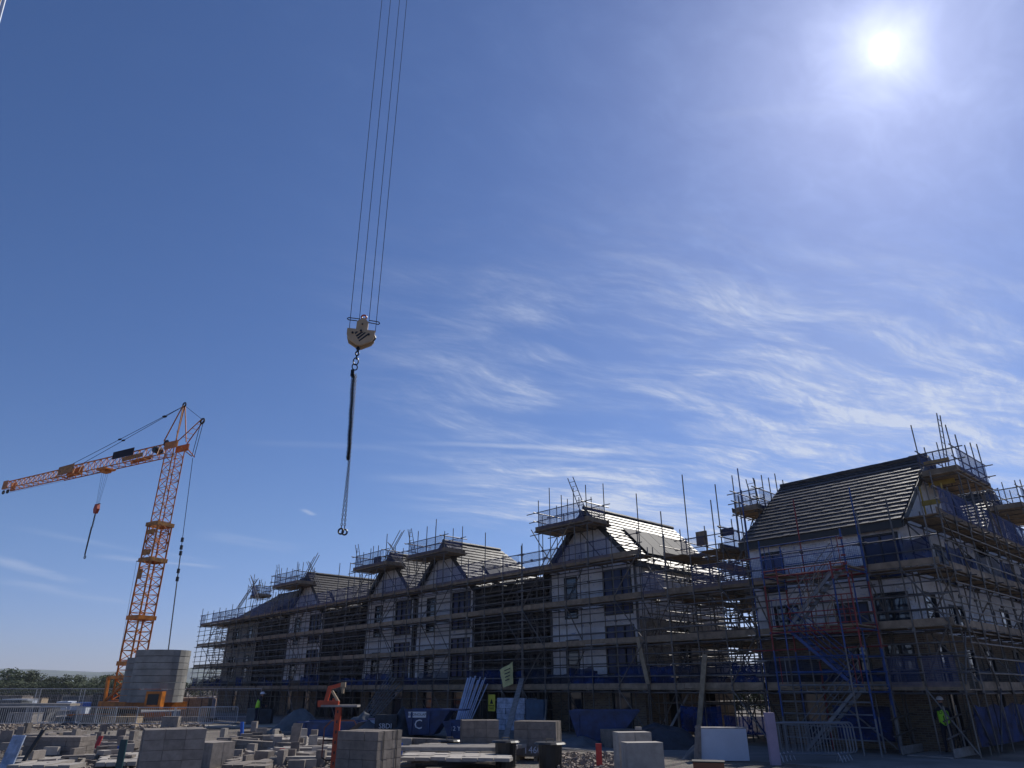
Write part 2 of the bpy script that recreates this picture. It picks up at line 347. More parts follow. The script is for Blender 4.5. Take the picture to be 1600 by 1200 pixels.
# compacted haul road in front of the scaffolding and the field track beyond
rm = mat('compacted_road', (.165, .16, .155), .9, 0, .25, .8, .5, 9)
b = MB(); segs = 24
for i in range(segs):
    u0, u1 = -12+i*4, -8+i*4; w0 = -6.6+.5*math.sin(u0*.4); w1 = -6.6+.5*math.sin(u1*.4)
    b.quad(W(u1, w1, .004), W(u0, w0, .004), W(u0, -.6, .004), W(u1, -.6, .004))
r = b.build('haul_road', rm, origin=Vector((0, 0, 0))); r['kind'] = 'structure'
b = MB(); b.quad((-62, 39.5, .005), (-13, 44, .005), (-14, 47.5, .005), (-62, 43, .005))
r = b.build('site_track', mat('pale_track', (.36, .32, .26), .95, 0, .2, .7, .5, 8), origin=Vector((0, 0, 0))); r['kind'] = 'structure'
# far hills
def hill(name, y0, x0, x1, hgt, seed, col):
    b = MB(); nx, ny = 90, 8
    for i in range(nx+1):
        for j in range(ny+1):
            x = x0+(x1-x0)*i/nx; t = j/ny; y = y0+t*1500
            h = hgt*(.72+.5*noise.noise(Vector((x/700, seed, 0)))+.08*noise.noise(Vector((x/70, seed, 2))))*math.sin(min(1, t*1.6)*math.pi/2)
            b.v.append(Vector((x, y, max(-.5, h-.5))))
    for i in range(nx):
        for j in range(ny): a = i*(ny+1)+j; b.f.append((a, a+ny+1, a+ny+2, a+1))
    o = b.build(name, col, origin=Vector((0, 0, 0)), smooth=True); o['kind'] = 'structure'; return o
hill('hills', 3000, -3800, 2600, 140, 1.5, mat('wooded_hill', (.05, .065, .03), .9, 0, .5, .012, contrast=(.45, .55)))
b = MB(); b.quad((-260, 95, .01), (-36, 84, .01), (-40, 190, .01), (-300, 190, .01))
r = b.build('earth_field', mat('bare_earth', (.22, .145, .09), .95, 0, .3, .1, .5, 2), origin=Vector((0, 0, 0))); r['kind'] = 'structure'

# trees
def crown_mesh(seed, clumps=60, leaves=55):
    rr = random.Random(seed); b = MB(); cs = []
    for i in range(clumps):
        t = rr.random()*2*math.pi; h = rr.uniform(.06, .93); rad = .56*max(0, 1-abs(h-.42)**2.2/.42)**.7*rr.uniform(.2, 1)
        cs.append((Vector((math.cos(t)*rad, math.sin(t)*rad, h)), rr.uniform(.09, .17)))
    for c, r0 in cs:
        for k in range(leaves):
            d = Vector((rr.gauss(0, 1), rr.gauss(0, 1), rr.gauss(0, 1))).normalized()*r0*rr.uniform(.6, 1.1); p = c+d; s = rr.uniform(.018, .042)
            a = Vector((rr.gauss(0, 1), rr.gauss(0, 1), rr.gauss(0, 1))).normalized(); e = a.orthogonal().normalized()
            b.quad(p-a*s, p-e*s*.6, p+a*s, p+e*s*.6)
    me = D.meshes.new('crown'); me.from_pydata([tuple(v) for v in b.v], [], b.f); me.materials.append(crown_m); return me
crowns = [crown_mesh(s) for s in range(4)]
tb = MB(); tb.tube((0, 0, 0), (0, .01, .5), .035, 7, .022); tb.tube((0, .01, .48), (.13, 0, .75), .02, 5, .008); tb.tube((0, .01, .45), (-.15, .05, .7), .02, 5, .008); tb.tube((0, .01, .5), (0, -.05, .85), .02, 5, .006)
tme = D.meshes.new('trunk'); tme.from_pydata([tuple(v) for v in tb.v], [], tb.f); tme.materials.append(bark)
def tree(px, top, dist, wide, label, group='trees along the far edge of the site', base_py=None):
    p = at(px, 1077, dist); p.z = 0; h = at(px, top, dist).z
    t = thing('tree', label, 'tree', p, group)
    for nm, me in (('trunk', tme), ('crown', rnd.choice(crowns))):
        o = D.objects.new(nm, me); COL.objects.link(o); place(o, p, t); o.rotation_euler = (0, 0, rnd.random()*6); o.scale = (wide*h, wide*h, h)
tl = [(8, 1046, 230, 1.5, 'broad dark tree at the far left edge of the horizon'), (50, 1049, 235, 1.4, 'rounded dark tree just left of the hill gap'),
      (72, 1062, 260, 1.3, 'low bushy tree right of the rounded dark tree'), (96, 1056, 240, 1.7, 'wide spreading tree in the middle of the left tree line'),
      (124, 1056, 270, 1.6, 'lower tree with an even crown left of the orange crane'), (150, 1057, 250, 1.6, 'small tree beside the crane foot on its left'),
      (172, 1053, 240, 1.5, 'dark tree directly left of the crane frame'), (30, 1058, 300, 1.6, 'tree filling the gap behind the two leftmost trees'),
      (190, 1056, 280, 1.9, 'dim tree behind the crane frame'), (292, 1066, 210, 1.9, 'dark low tree between the ballast stack and the scaffolding'),
      (318, 1063, 220, 1.6, 'dark tree seen through the leftmost scaffolding bays'), (345, 1062, 240, 1.6, 'tree half hidden by the left end of the scaffolding'),
      (1148, 1040, 80, 1.0, 'leafy tree seen through the gap between the two blocks'), (1176, 1046, 84, 1.0, 'second leafy tree in the gap, behind the corner house')]
for i, a in enumerate(tl): tree(*a)
for i, px in enumerate((-40, -75, -110, -150)): tree(px, 1052-rnd.random()*8, 250, 1.6, 'tree of the far tree line beyond the left edge')
for px, top, lb in ((14, 1064, 'low tree under the broad dark tree at the far left'), (88, 1067, 'low hedge tree in the dip of the left tree line'), (110, 1066, 'low hedge tree behind the containers'), (137, 1068, 'low hedge tree right of the even-crowned tree'), (162, 1067, 'low hedge tree just left of the crane foot'), (62, 1066, 'low hedge tree right of the rounded dark tree')): tree(px, top, 215, 2.4, lb)

# ============================================================ HOUSES
def sheet(b, P, a0, a1, z0, z1, step, disp, seed):     # displaced grid on the wall plane P(a,z,offset)
    na = max(1, int((a1-a0)/step)); nz = max(1, int((z1-z0)/step)); k = len(b.v)
    for i in range(na+1):
        for j in range(nz+1):
            a = a0+(a1-a0)*i/na; z = z0+(z1-z0)*j/nz
            q = Vector((a*1.1+seed, z*2.6, seed)); e = min(1, 3*min(i, na-i)/max(1, na)+.15)
            d = disp*(noise.noise(q)+.7*abs(noise.noise(q*2.3))+.4*noise.noise(Vector((a*5, z*1.2+a*3, seed))))
            b.v.append(P(a, z, d))
    for i in range(na):
        for j in range(nz): A = k+i*(nz+1)+j; b.f.append((A, A+1, A+nz+2, A+nz+1))
def wall(parent, P, a0, a1, z0, z1, holes, m, step=.12, disp=.06, seed=0.0, uv=False, name='wall'):
    xs = sorted({a0, a1, *[h[0] for h in holes], *[h[1] for h in holes]}); zs = sorted({z0, z1, *[h[2] for h in holes], *[h[3] for h in holes]})
    xs = [x for x in xs if a0 <= x <= a1]; zs = [z for z in zs if z0 <= z <= z1]; b = MB()
    for x0, x1 in zip(xs, xs[1:]):
        for y0, y1 in zip(zs, zs[1:]):
            cx, cz = (x0+x1)/2, (y0+y1)/2
            if any(h[0] < cx < h[1] and h[2] < cz < h[3] for h in holes): continue
            if uv:
                b.quad(P(x0, y0, 0), P(x0, y1, 0), P(x1, y1, 0), P(x1, y0, 0)); b.uv = (b.uv or [])+[(x0, y0), (x0, y1), (x1, y1), (x1, y0)]
            else: sheet(b, P, x0, x1, y0, y1, step, disp, seed)
    return b.build(name, m, parent, smooth=not uv)
def Pfront(v): return lambda a, z, d: W(a, v-d, z)
def Pend(u): return lambda a, z, d: W(u-d, a, z)
def window(parent, P, a0, a1, z0, z1, mull=1, film=False, kind='window'):
    fr = MB(); t = .07
    def bx(x0, x1, y0, y1, o0=.05, o1=-.09):
        fr.hexa([P(x0, y0, o0), P(x1, y0, o0), P(x1, y0, o1), P(x0, y0, o1), P(x0, y1, o0), P(x1, y1, o0), P(x1, y1, o1), P(x0, y1, o1)])
    bx(a0, a1, z0, z0+t); bx(a0, a1, z1-t, z1); bx(a0, a0+t, z0+t, z1-t); bx(a1-t, a1, z0+t, z1-t)
    xs = [a0+t+(a1-a0-2*t)*i/(mull+1) for i in range(mull+2)]
    for x in xs[1:-1]: bx(x-t/2, x+t/2, z0+t, z1-t)
    w = fr.build(kind, frame_m, parent)
    for x0, x1 in zip(xs, xs[1:]):
        p = MB(); p.quad(P(x0, z0+t, -.03), P(x0, z1-t, -.03), P(x1, z1-t, -.03), P(x1, z0+t, -.03)); p.build('pane', prot if film else glass, w)
    return w
def courses(roof, A, along, up, length, height, gauge=.31, tw=.34, m=tile_m, clip=None, sun_lip=False):
    """roof slope: A = eave corner, along/up unit vectors on the slope; tile courses as parts, each a row of tiles"""
    nrm = along.cross(up).normalized()
    if nrm.z < 0: nrm = -nrm
    n = int(height/gauge); gauge = height/n
    for k in range(n):
        b = MB(); s0, s1 = 0.0, length
        if clip: s0, s1 = clip(k*gauge)
        if s1-s0 < .2: continue
        nt = max(1, int((s1-s0)/tw)); w = (s1-s0)/nt
        for i in range(nt):
            j1, j2 = rnd.uniform(-.004, .006), rnd.uniform(-.006, .006); x0, x1 = s0+i*w, s0+(i+1)*w-.006
            lo = A+up*(k*gauge-.03+j2); hi = A+up*((k+1)*gauge+.02)
            q = [lo+along*x0+nrm*.018, lo+along*x1+nrm*.018, hi+along*x1+nrm*.0, hi+along*x0+nrm*.0]
            if sun_lip:                       # flat tile; raised nose added on its lower edge to catch a sun line
                w1 = lo+up*.055; t = [w1+along*x0+nrm*(.040+j1), w1+along*x1+nrm*(.040+j1), hi+along*x1+nrm*.026, hi+along*x0+nrm*.026]; q[0] = w1+along*x0+nrm*.016; q[1] = w1+along*x1+nrm*.016
                b.hexa(q+t); b.hexa([lo+along*x0, lo+along*x1, q[1], q[0], lo+along*x0+nrm*(.064+j1), lo+along*x1+nrm*(.064+j1), t[1], t[0]]); continue
            t = [lo+along*x0+nrm*(.075+j1), lo+along*x1+nrm*(.075+j1), hi+along*x1+nrm*.022, hi+along*x0+nrm*.022]
            b.hexa(q+t)
        b.build('tile_course', m, roof)
def ridge_tiles(roof, p, q, r=.13):
    p, q = Vector(p), Vector(q); n = max(1, int((q-p).length/.45)); d = (q-p)/n
    for i in range(n): b = MB(); b.tube(p+d*i+Z3*rnd.uniform(-.008, .008), p+d*(i+1.03), r, 8); b.build('ridge_tile', tile_m, roof)

ZE, ZR = 7.95, 11.2
def roof_v(parent, uc, half, v0, v1, hip=False, panel=None):
    """ridge runs in depth; slopes fall to both sides"""
    rise = ZR-ZE; hw = half+.18; sl = math.hypot(hw, rise)
    deck = MB(); z0 = ZE-.05; ve = v1-2.9 if hip else v1
    for s in (-1, 1):
        e0, e1, r0, r1 = W(uc+s*hw, v0, z0), W(uc+s*hw, v1, z0), W(uc, v0, ZR-.05), W(uc, ve, ZR-.05)
        deck.hexa([e0-Z3*.12, e1-Z3*.12, r1-Z3*.12, r0-Z3*.12, e0, e1, r1, r0])
    if hip: deck.quad(W(uc-hw, v1, z0), W(uc+hw, v1, z0), W(uc, ve, ZR-.05), W(uc, ve, ZR-.05)+Z3*.001)
    rf = deck.build('roof', under, parent)
    for s in (-1, 1):
        up = (W(uc, v0, ZR)-W(uc+s*hw, v0, ZE)).normalized()
        cl = (lambda h, L=v1-v0: (0, L-2.9*h/sl)) if hip else None
        courses(rf, W(uc+s*hw, v0, ZE), Y3, up, v1-v0, sl-.05, clip=cl)
    ridge_tiles(rf, W(uc, v0+.02, ZR+.05), W(uc, ve, ZR+.05))
    for s in (-1, 1):                                   # verge boards and eaves fascia
        b = MB(); a, c = W(uc+s*hw, v0-.03, ZE-.1), W(uc, v0-.03, ZR-.05)
        b.hexa([a-Z3*.22, c-Z3*.25, c-Z3*.25+Y3*.05, a-Z3*.22+Y3*.05, a+Z3*.07, c+Z3*.08, c+Z3*.08+Y3*.05, a+Z3*.07+Y3*.05]); b.build('bargeboard', black, parent)
        b = MB(); b.tbox(uc+s*hw-.03, uc+s*hw+.03, v0, v1, ZE-.28, ZE-.02); b.build('fascia', black, parent)
    if panel:                                           # solar panels on the slope towards the camera's right
        a0, a1, h0, h1, cnt = panel; up = (W(uc, 0, ZR)-W(uc-hw, 0, ZE)).normalized(); nr = Y3.cross(up).normalized(); nr = nr if nr.z > 0 else -nr
        wv = (a1-a0)/cnt
        for i in range(cnt):
            q = W(uc-hw, a0+i*wv+.02, ZE)+up*(h0*sl)+nr*.12; w_, h_ = Y3*(wv-.04), up*((h1-h0)*sl)
            MB().hexa([q, q+w_, q+w_+h_, q+h_, q+nr*.04, q+w_+nr*.04, q+w_+h_+nr*.04, q+h_+nr*.04]).build('solar_panel', pv, rf)
    return rf
def gable_tri(parent, uc, half, v, seed):
    b = MB(); n = 22; rise = ZR-ZE; mm = 10
    for i in range(n+1):
        u = uc-half+2*half*i/n; top = ZE+rise*(1-abs(u-uc)/(half+.18))-.1
        for j in range(mm+1):
            z = ZE+(max(top, ZE)-ZE)*j/mm; q = Vector((u*1.3, z*2.4, seed)); b.v.append(W(u, v-.03*(noise.noise(q)+.6*noise.noise(q*2.5)), z))
    for i in range(n):
        for j in range(mm): a = i*(mm+1)+j; b.f.append((a, a+1, a+mm+2, a+mm+1))
    b.build('gable_wall', membrane, parent, smooth=True)
    for s in (-1, 1): bb = MB(); bb.tbox(uc+s*half-.02*s, uc+s*(half-.16), v-.05, v-.01, 2.6, ZE); bb.build('corner_batten', grey_sh, parent)

def gabled_house(name, label, uc, half, depth, seed, wins, hip=False, panel=None, group='gabled houses of the terrace', end=False):
    t = thing(name, label, 'house', W(uc, 1.5), group); u0, u1 = uc-half, uc+half; F = Pfront(1.5)
    up = [w for w in wins if w[2] > 2.4]
    wall(t, F, u0, u1, 2.6, ZE, up, membrane, seed=seed)
    gw = [w for w in wins if w[2] < 2.4]
    wall(t, F, u0, u1, 0, 2.6, gw, brick, uv=True, name='brick_wall')
    for w in wins: window(t, F, *w[:4], mull=w[4], film=w[5], kind='window' if w[2] > .3 else 'door')
    gable_tri(t, uc, half, 1.5, seed)
    E_ = lambda a, z, d: W(u0-d, a, z)
    if end:
        wall(t, E_, 1.5, depth, 5.2, ZE, [], membrane, seed=seed+3, name='end_wall', disp=.035)
        wall(t, E_, 1.5, depth, 2.75, 5.2, [(4.6, 5.6, 2.9, 4.9)], membrane_t, seed=seed+5, name='end_wall', disp=.06)
        wall(t, E_, 1.5, depth, 0, 2.75, [(3.4, 4.4, .1, 2.2), (6.0, 7.4, .1, 2.2)], brick, uv=True, name='brick_end_wall')
        window(t, E_, 4.6, 5.6, 2.9, 4.9, 1)
        b = MB(); b.tbox(u0, u0+.1, 1.55, depth, 5.12, 5.3); b.build('cavity_tray', black, t)
    else: wall(t, E_, 1.5, depth, 0, ZE, [], grey_sh, seed=seed, step=.4, name='side_wall')
    wall(t, lambda a, z, d: W(u1+d, a, z), 1.5, depth, 0, ZE, [], grey_sh, seed=seed, step=.4, name='side_wall')
    wall(t, lambda a, z, d: W(a, depth, z), u0, u1, 0, ZE, [], grey_sh, step=.8, seed=seed, name='rear_wall')
    b = MB()
    for z in (2.6, 5.2, 7.85): b.tbox(u0+.05, u1-.05, 1.75, depth-.1, z-.25, z)
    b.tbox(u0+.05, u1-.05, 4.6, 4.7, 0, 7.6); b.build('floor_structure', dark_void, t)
    roof_v(t, uc, half, 1.15, depth+.2, hip, panel); return t
def wset(uc, h):      # windows as seen on the gabled houses: narrow at the left, wide at the right
    return [(uc+1.0, uc+1.95, 5.45, 7.65, 0, False), (uc-2.75, uc-.85, 5.45, 7.75, 2, True),
            (uc+1.0, uc+1.95, 2.65, 4.4, 0, False), (uc-2.75, uc-.85, 2.65, 4.95, 2, True),
            (uc+.9, uc+1.9, .05, 2.2, 0, False), (uc-2.3, uc-1.1, .05, 2.2, 0, False)]
gabled_house('gabled_house', 'tall white-wrapped gabled house with large solar panels, nearest of the terrace, at its right end', 17.35, 3.1, 9.2, 1.3, wset(17.35, 3.1), panel=(2.9, 8.6, .16, .66, 5), end=True)
gabled_house('gabled_house', 'white-wrapped gabled house, right one of the joined pair in mid terrace', 30.25, 3.15, 9.0, 4.1, wset(30.25, 3.15), hip=True, panel=(3.2, 6.6, .1, .5, 3))
gabled_house('gabled_house', 'white-wrapped gabled house, left one of the joined pair with crossed poles at its peak', 36.8, 3.15, 9.0, 7.7, wset(36.8, 3.15), panel=None)
gabled_house('gabled_house', 'white-wrapped gabled house standing alone left of the joined pair', 49.7, 3.15, 9.0, 9.9, wset(49.7, 3.15), panel=(2.6, 8, .1, .5, 5))
# link bays: open dark frames between the gabled houses
def link_bay(u0, u1, label, v=2.6):
    t = thing('link_house', label, 'house', W((u0+u1)/2, v), 'unclad houses between the gabled ones')
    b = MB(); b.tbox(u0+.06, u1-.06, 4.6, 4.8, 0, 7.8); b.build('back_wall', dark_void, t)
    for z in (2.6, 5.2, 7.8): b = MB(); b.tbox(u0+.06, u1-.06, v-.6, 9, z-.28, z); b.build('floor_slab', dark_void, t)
    k = int((u1-u0)/1.3)
    for i in range(k+1):
        x = u0+.12+(u1-u0-.24)*i/k
        for z0, z1 in ((0, 2.3), (2.6, 4.9), (5.2, 7.5)): blk('stud', W(x, v, (z0+z1)/2), (.1, .14, z1-z0), grey_sh, t, TA)
    b = MB(); q = [W(u0+.06, v-.7, 7.9), W(u1-.06, v-.7, 7.9), W(u1-.06, 9, 7.9), W(u0+.06, 9, 7.9)]
    rb = MB(); e0, e1 = W(u0, v-.7, 7.85), W(u1, v-.7, 7.85); r0, r1 = W(u0, 5.6, 8.6), W(u1, 5.6, 8.6); f0, f1 = W(u0, 9, 7.85), W(u1, 9, 7.85)
    rb.quad(e0, r0, r1, e1); rb.quad(r0, f0, f1, r1); rf = rb.build('roof', under, t)
    up = (r0-e0).normalized(); courses(rf, e1+Z3*.02, X3, up, u1-u0, (r0-e0).length)
    return t
link_bay(20.46, 27.08, 'unclad dark-framed house between the solar-panelled house and the joined pair')
link_bay(39.96, 46.54, 'unclad dark-framed house between the joined pair and the lone gabled house')
link_bay(52.86, 59.2, 'unclad dark-framed house left of the lone gabled house')
# far end house with hipped roof
t = thing('hipped_house', 'dark hip-roofed house at the far left end of the terrace', 'house', W(63, 1.5)); F = Pfront(1.5)
ws = [(60.4, 61.4, 5.6, 7.5, 0, False), (63.6, 65.0, 5.6, 7.5, 1, False), (60.4, 61.4, 2.9, 4.9, 0, False), (63.6, 65.0, 2.9, 4.9, 1, False), (61.8, 62.8, .05, 2.2, 0, False)]
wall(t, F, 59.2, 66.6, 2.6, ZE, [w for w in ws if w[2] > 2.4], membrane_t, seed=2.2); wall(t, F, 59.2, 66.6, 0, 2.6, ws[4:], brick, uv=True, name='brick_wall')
for w in ws: window(t, F, *w[:4], mull=w[4], kind='window' if w[2] > .3 else 'door')
wall(t, lambda a, z, d: W(66.6+d, a, z), 1.5, 9, 0, ZE, [], grey_sh, step=.4, name='side_wall'); wall(t, lambda a, z, d: W(59.2-d, a, z), 1.5, 9, 0, ZE, [], grey_sh, step=.4, name='side_wall')
wall(t, lambda a, z, d: W(a, 9, z), 59.2, 66.6, 0, ZE, [], grey_sh, step=.8, name='rear_wall')
b = MB(); b.tbox(59.3, 66.5, 4.6, 4.7, 0, 7.6); b.build('floor_structure', dark_void, t)
b = MB(); ez, rz = ZE-.05, 10.85; c4 = [W(58.6, 1.1, ez), W(66.9, 1.1, ez), W(66.9, 9.4, ez), W(58.6, 9.4, ez)]; ra, rb_ = W(56.5, 5.2, rz), W(63.9, 5.2, rz)
b.quad(c4[0], ra, rb_, c4[1]); b.quad(c4[1], rb_, rb_+Z3*.001, c4[2]); b.quad(c4[2], rb_, ra, c4[3]); rf = b.build('roof', under, t)
up = Vector((Y3.x*4.1, Y3.y*4.1, rz-ez)).normalized(); hh = math.hypot(4.1, rz-ez)
courses(rf, W(66.9, 1.1, ez+.03), X3, up, 8.3, hh, clip=lambda h: (3.0*h/hh, 8.3+2.1*h/hh))
ridge_tiles(rf, ra+Z3*.06, rb_+Z3*.06)

# corner house A (ridge along the terrace, gable end on the right) and its twin behind
def cross_house(name, label, v0, front, seed):
    t = thing(name, label, 'house', W(4.7, v0)); u0, u1 = 1.5, 7.9; v1 = v0+9.2; vm = (v0+v1)/2+.0; F = Pfront(v0); ZRa = 11.45
    E_ = Pend(u0); ws = []
    if front:
        ws = [(6.35, 7.35, 5.3, 7.45, 1, True), (6.4, 7.4, 3.95, 5.0, 1, False), (2.0, 3.3, 3.4, 5.4, 1, True), (1.62, 3.0, 5.9, 7.55, 1, True), (3.9, 5.3, .8, 2.0, 1, False), (3.6, 4.6, 2.3, 3.6, 1, False), (2.0, 3.0, 2.2, 3.6, 1, False), (5.6, 6.6, .05, 2.1, 0, False)]
        ws = [(6.35, 7.35, 5.75, 7.45, 1, True), (6.0, 7.1, 4.15, 5.2, 1, False), (3.2, 4.5, 3.95, 5.1, 2, True), (1.6, 3.0, 5.85, 7.55, 1, True), (1.7, 3.0, 4.2, 5.35, 1, False), (3.5, 4.4, 2.1, 3.6, 1, False), (1.9, 2.9, 2.2, 3.55, 1, False), (5.5, 6.5, .05, 2.1, 0, False)]
        wall(t, F, u0, u1, 3.9, ZE, [w for w in ws if w[2] > 3.9], membrane, seed=seed, step=.1, disp=.06)
        wall(t, F, u0, u1, 0, 3.9, [w for w in ws if w[2] < 3.9], brick, uv=True, name='brick_wall')
        for w in ws: window(t, F, *w[:4], mull=w[4], film=w[5], kind='window' if w[2] > .3 else 'door')
    es = [(v0+.9, v0+2.1, 4.2, 5.4, 0, False), (v0+3.4, v0+5.2, 5.9, 7.5, 1, True), (v0+3.4, v0+5.2, 4.1, 5.1, 1, False), (v0+6.4, v0+8, 5.9, 7.5, 1, True), (v0+1.2, v0+2.0, .05, 3.6, 0, False), (v0+4.2, v0+5.2, 2.2, 3.5, 0, False), (v0+6.6, v0+7.6, .05, 2.2, 0, False), (v0+6.6, v0+7.6, 2.6, 3.6, 0, False)]
    wall(t, E_, v0, v1, 3.9, ZE, [w for w in es if w[2] > 3.9], membrane, seed=seed+2, step=.12, disp=.06, name='end_wall')
    wall(t, E_, v0, v1, 0, 3.9, [w for w in es if w[2] < 3.9], brick, uv=True, name='brick_end_wall')
    for w in es: window(t, E_, *w[:4], mull=w[4], film=w[5], kind='window' if w[2] > .3 else 'door')
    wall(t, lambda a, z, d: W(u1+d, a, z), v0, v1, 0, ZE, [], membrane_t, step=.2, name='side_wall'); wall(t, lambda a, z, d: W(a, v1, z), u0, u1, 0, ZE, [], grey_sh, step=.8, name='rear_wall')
    b = MB()
    for z in (2.6, 5.2, 7.85): b.tbox(u0+.25, u1-.05, v0+.25, v1-.1, z-.25, z)
    b.tbox(u0+.1, u1-.05, vm, vm+.1, 0, 7.6); b.tbox(4.9, 5.0, v0+.2, v1-.1, 0, 7.6); b.build('floor_structure', dark_void, t)
    # gables on both ends, curved verge as on the photograph: straight slope with a small kick at the eave
    half = 4.6; rise = ZRa-ZE
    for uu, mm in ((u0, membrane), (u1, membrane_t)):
        b = MB(); n = 26
        for i in range(n+1):
            a = v0+2*half*i/n; top = ZE+rise*(1-abs(a-vm)/(half+.3))-.1
            for j in range(11):
                z = ZE+(max(top, ZE)-ZE)*j/10; q = Vector((a*1.3, z*2.2, seed)); b.v.append(W(uu-(.03 if uu == u0 else -.03)*(noise.noise(q)+.5*noise.noise(q*2.7)), a, z))
        for i in range(n):
            for j in range(10): k = i*11+j; b.f.append((k, k+1, k+12, k+11))
        b.build('gable_wall', mm, t, smooth=True)
    hw = half+.3; sl = math.hypot(hw, rise); deck = MB(); ua, ub = u0-.25, u1+.3
    for s in (-1, 1):
        e0, e1, r0, r1 = W(ua, vm+s*hw, ZE-.05), W(ub, vm+s*hw, ZE-.05), W(ua, vm, ZRa-.05), W(ub, vm, ZRa-.05)
        deck.hexa([e0-Z3*.12, e1-Z3*.12, r1-Z3*.12, r0-Z3*.12, e0, e1, r1, r0])
    rf = deck.build('roof', under, t)
    for s in (-1, 1):
        up = (W(0, vm, ZRa)-W(0, vm+s*hw, ZE)).normalized(); courses(rf, W(ub, vm+s*hw, ZE), X3, up, ub-ua, sl-.05, gauge=.37, tw=.3, sun_lip=True)
    ridge_tiles(rf, W(ua, vm, ZRa+.05), W(ub, vm, ZRa+.05))
    for uu in (ua-.02, ub+.02):
        for s in (-1, 1):
            a, c = W(uu, vm+s*hw, ZE-.1), W(uu, vm, ZRa-.05); e = X3*.05
            MB().hexa([a-Z3*.2, c-Z3*.22, c-Z3*.22+e, a-Z3*.2+e, a+Z3*.08, c+Z3*.1, c+Z3*.1+e, a+Z3*.08+e]).build('bargeboard', black, t)
    for s in (-1, 1):
        b = MB(); b.tbox(ua, ub, vm+s*hw-.04, vm+s*hw+.04, ZE-.32, ZE-.03); b.build('fascia', black, t)
        b = MB(); y0 = vm+s*half; b.tbox(ua+.1, ub-.1, min(y0, vm+s*hw), max(y0, vm+s*hw), ZE-.2, ZE-.14); b.build('soffit', timber, t)
    return t
cross_house('corner_house', 'corner house with a dark tiled roof behind blue and red scaffold tubes on the right', 1.5, True, 11.1)
cross_house('rear_corner_house', 'second house behind the corner house, its roof peak showing at the right edge', 10.9, False, 14.7)

# ============================================================ SCAFFOLDING
TD = .055
gm = MB()                                      # one brick guard panel 1.9 x 0.95, wires 60 mm apart
for i in range(31): gm.box((-.95+i*.0633, 0, .5), (.007, .007, .95))
for j in range(16): gm.box((0, .006, .03+j*.0627), (1.9, .007, .007))
guard_me = D.meshes.new('brick_guard'); guard_me.from_pydata([tuple(v) for v in gm.v], [], gm.f); guard_me.materials.append(guardblue)
def guard(t, p, q):
    o = D.objects.new('brick_guard', guard_me); COL.objects.link(o); p, q = Vector(p), Vector(q); place(o, (p+q)/2, t)
    d = q-p; o.rotation_euler = (0, 0, math.atan2(d.y, d.x)); o.scale = (d.length/1.9, 1, 1)
def net(t, p, q, h=.95, m=netblue):
    p, q = Vector(p), Vector(q); b = MB(); n = 8; d = (q-p); nr = Vector((-d.y, d.x, 0)).normalized(); k = 0
    sg = rnd.random()*9
    sag = rnd.uniform(0, .16); m = m if rnd.random() < .68 else netdark; h *= rnd.choice((1, 1, .9, .6))
    for i in range(n+1):
        for j in range(4):
            b.v.append(p+d*i/n+Z3*(h*j/3-(sag*math.sin(i/n*math.pi)+.05*noise.noise(Vector((i*.9+sg, 1, sg))))*(j/3))+nr*(.07*noise.noise(Vector((i*.9+sg, j*.9, sg)))))
    for i in range(n):
        for j in range(3): a = i*4+j; b.f.append((a, a+4, a+5, a+1))
    b.build('debris_netting', m, t, smooth=True)
def coupler_mb(t, pts):
    b = MB()
    for p in pts: b.box(p, (.11, .10, .11), rnd.random()*3)
    o = b.build('couplers', steel, t); 
    if o: o['kind'] = 'stuff'
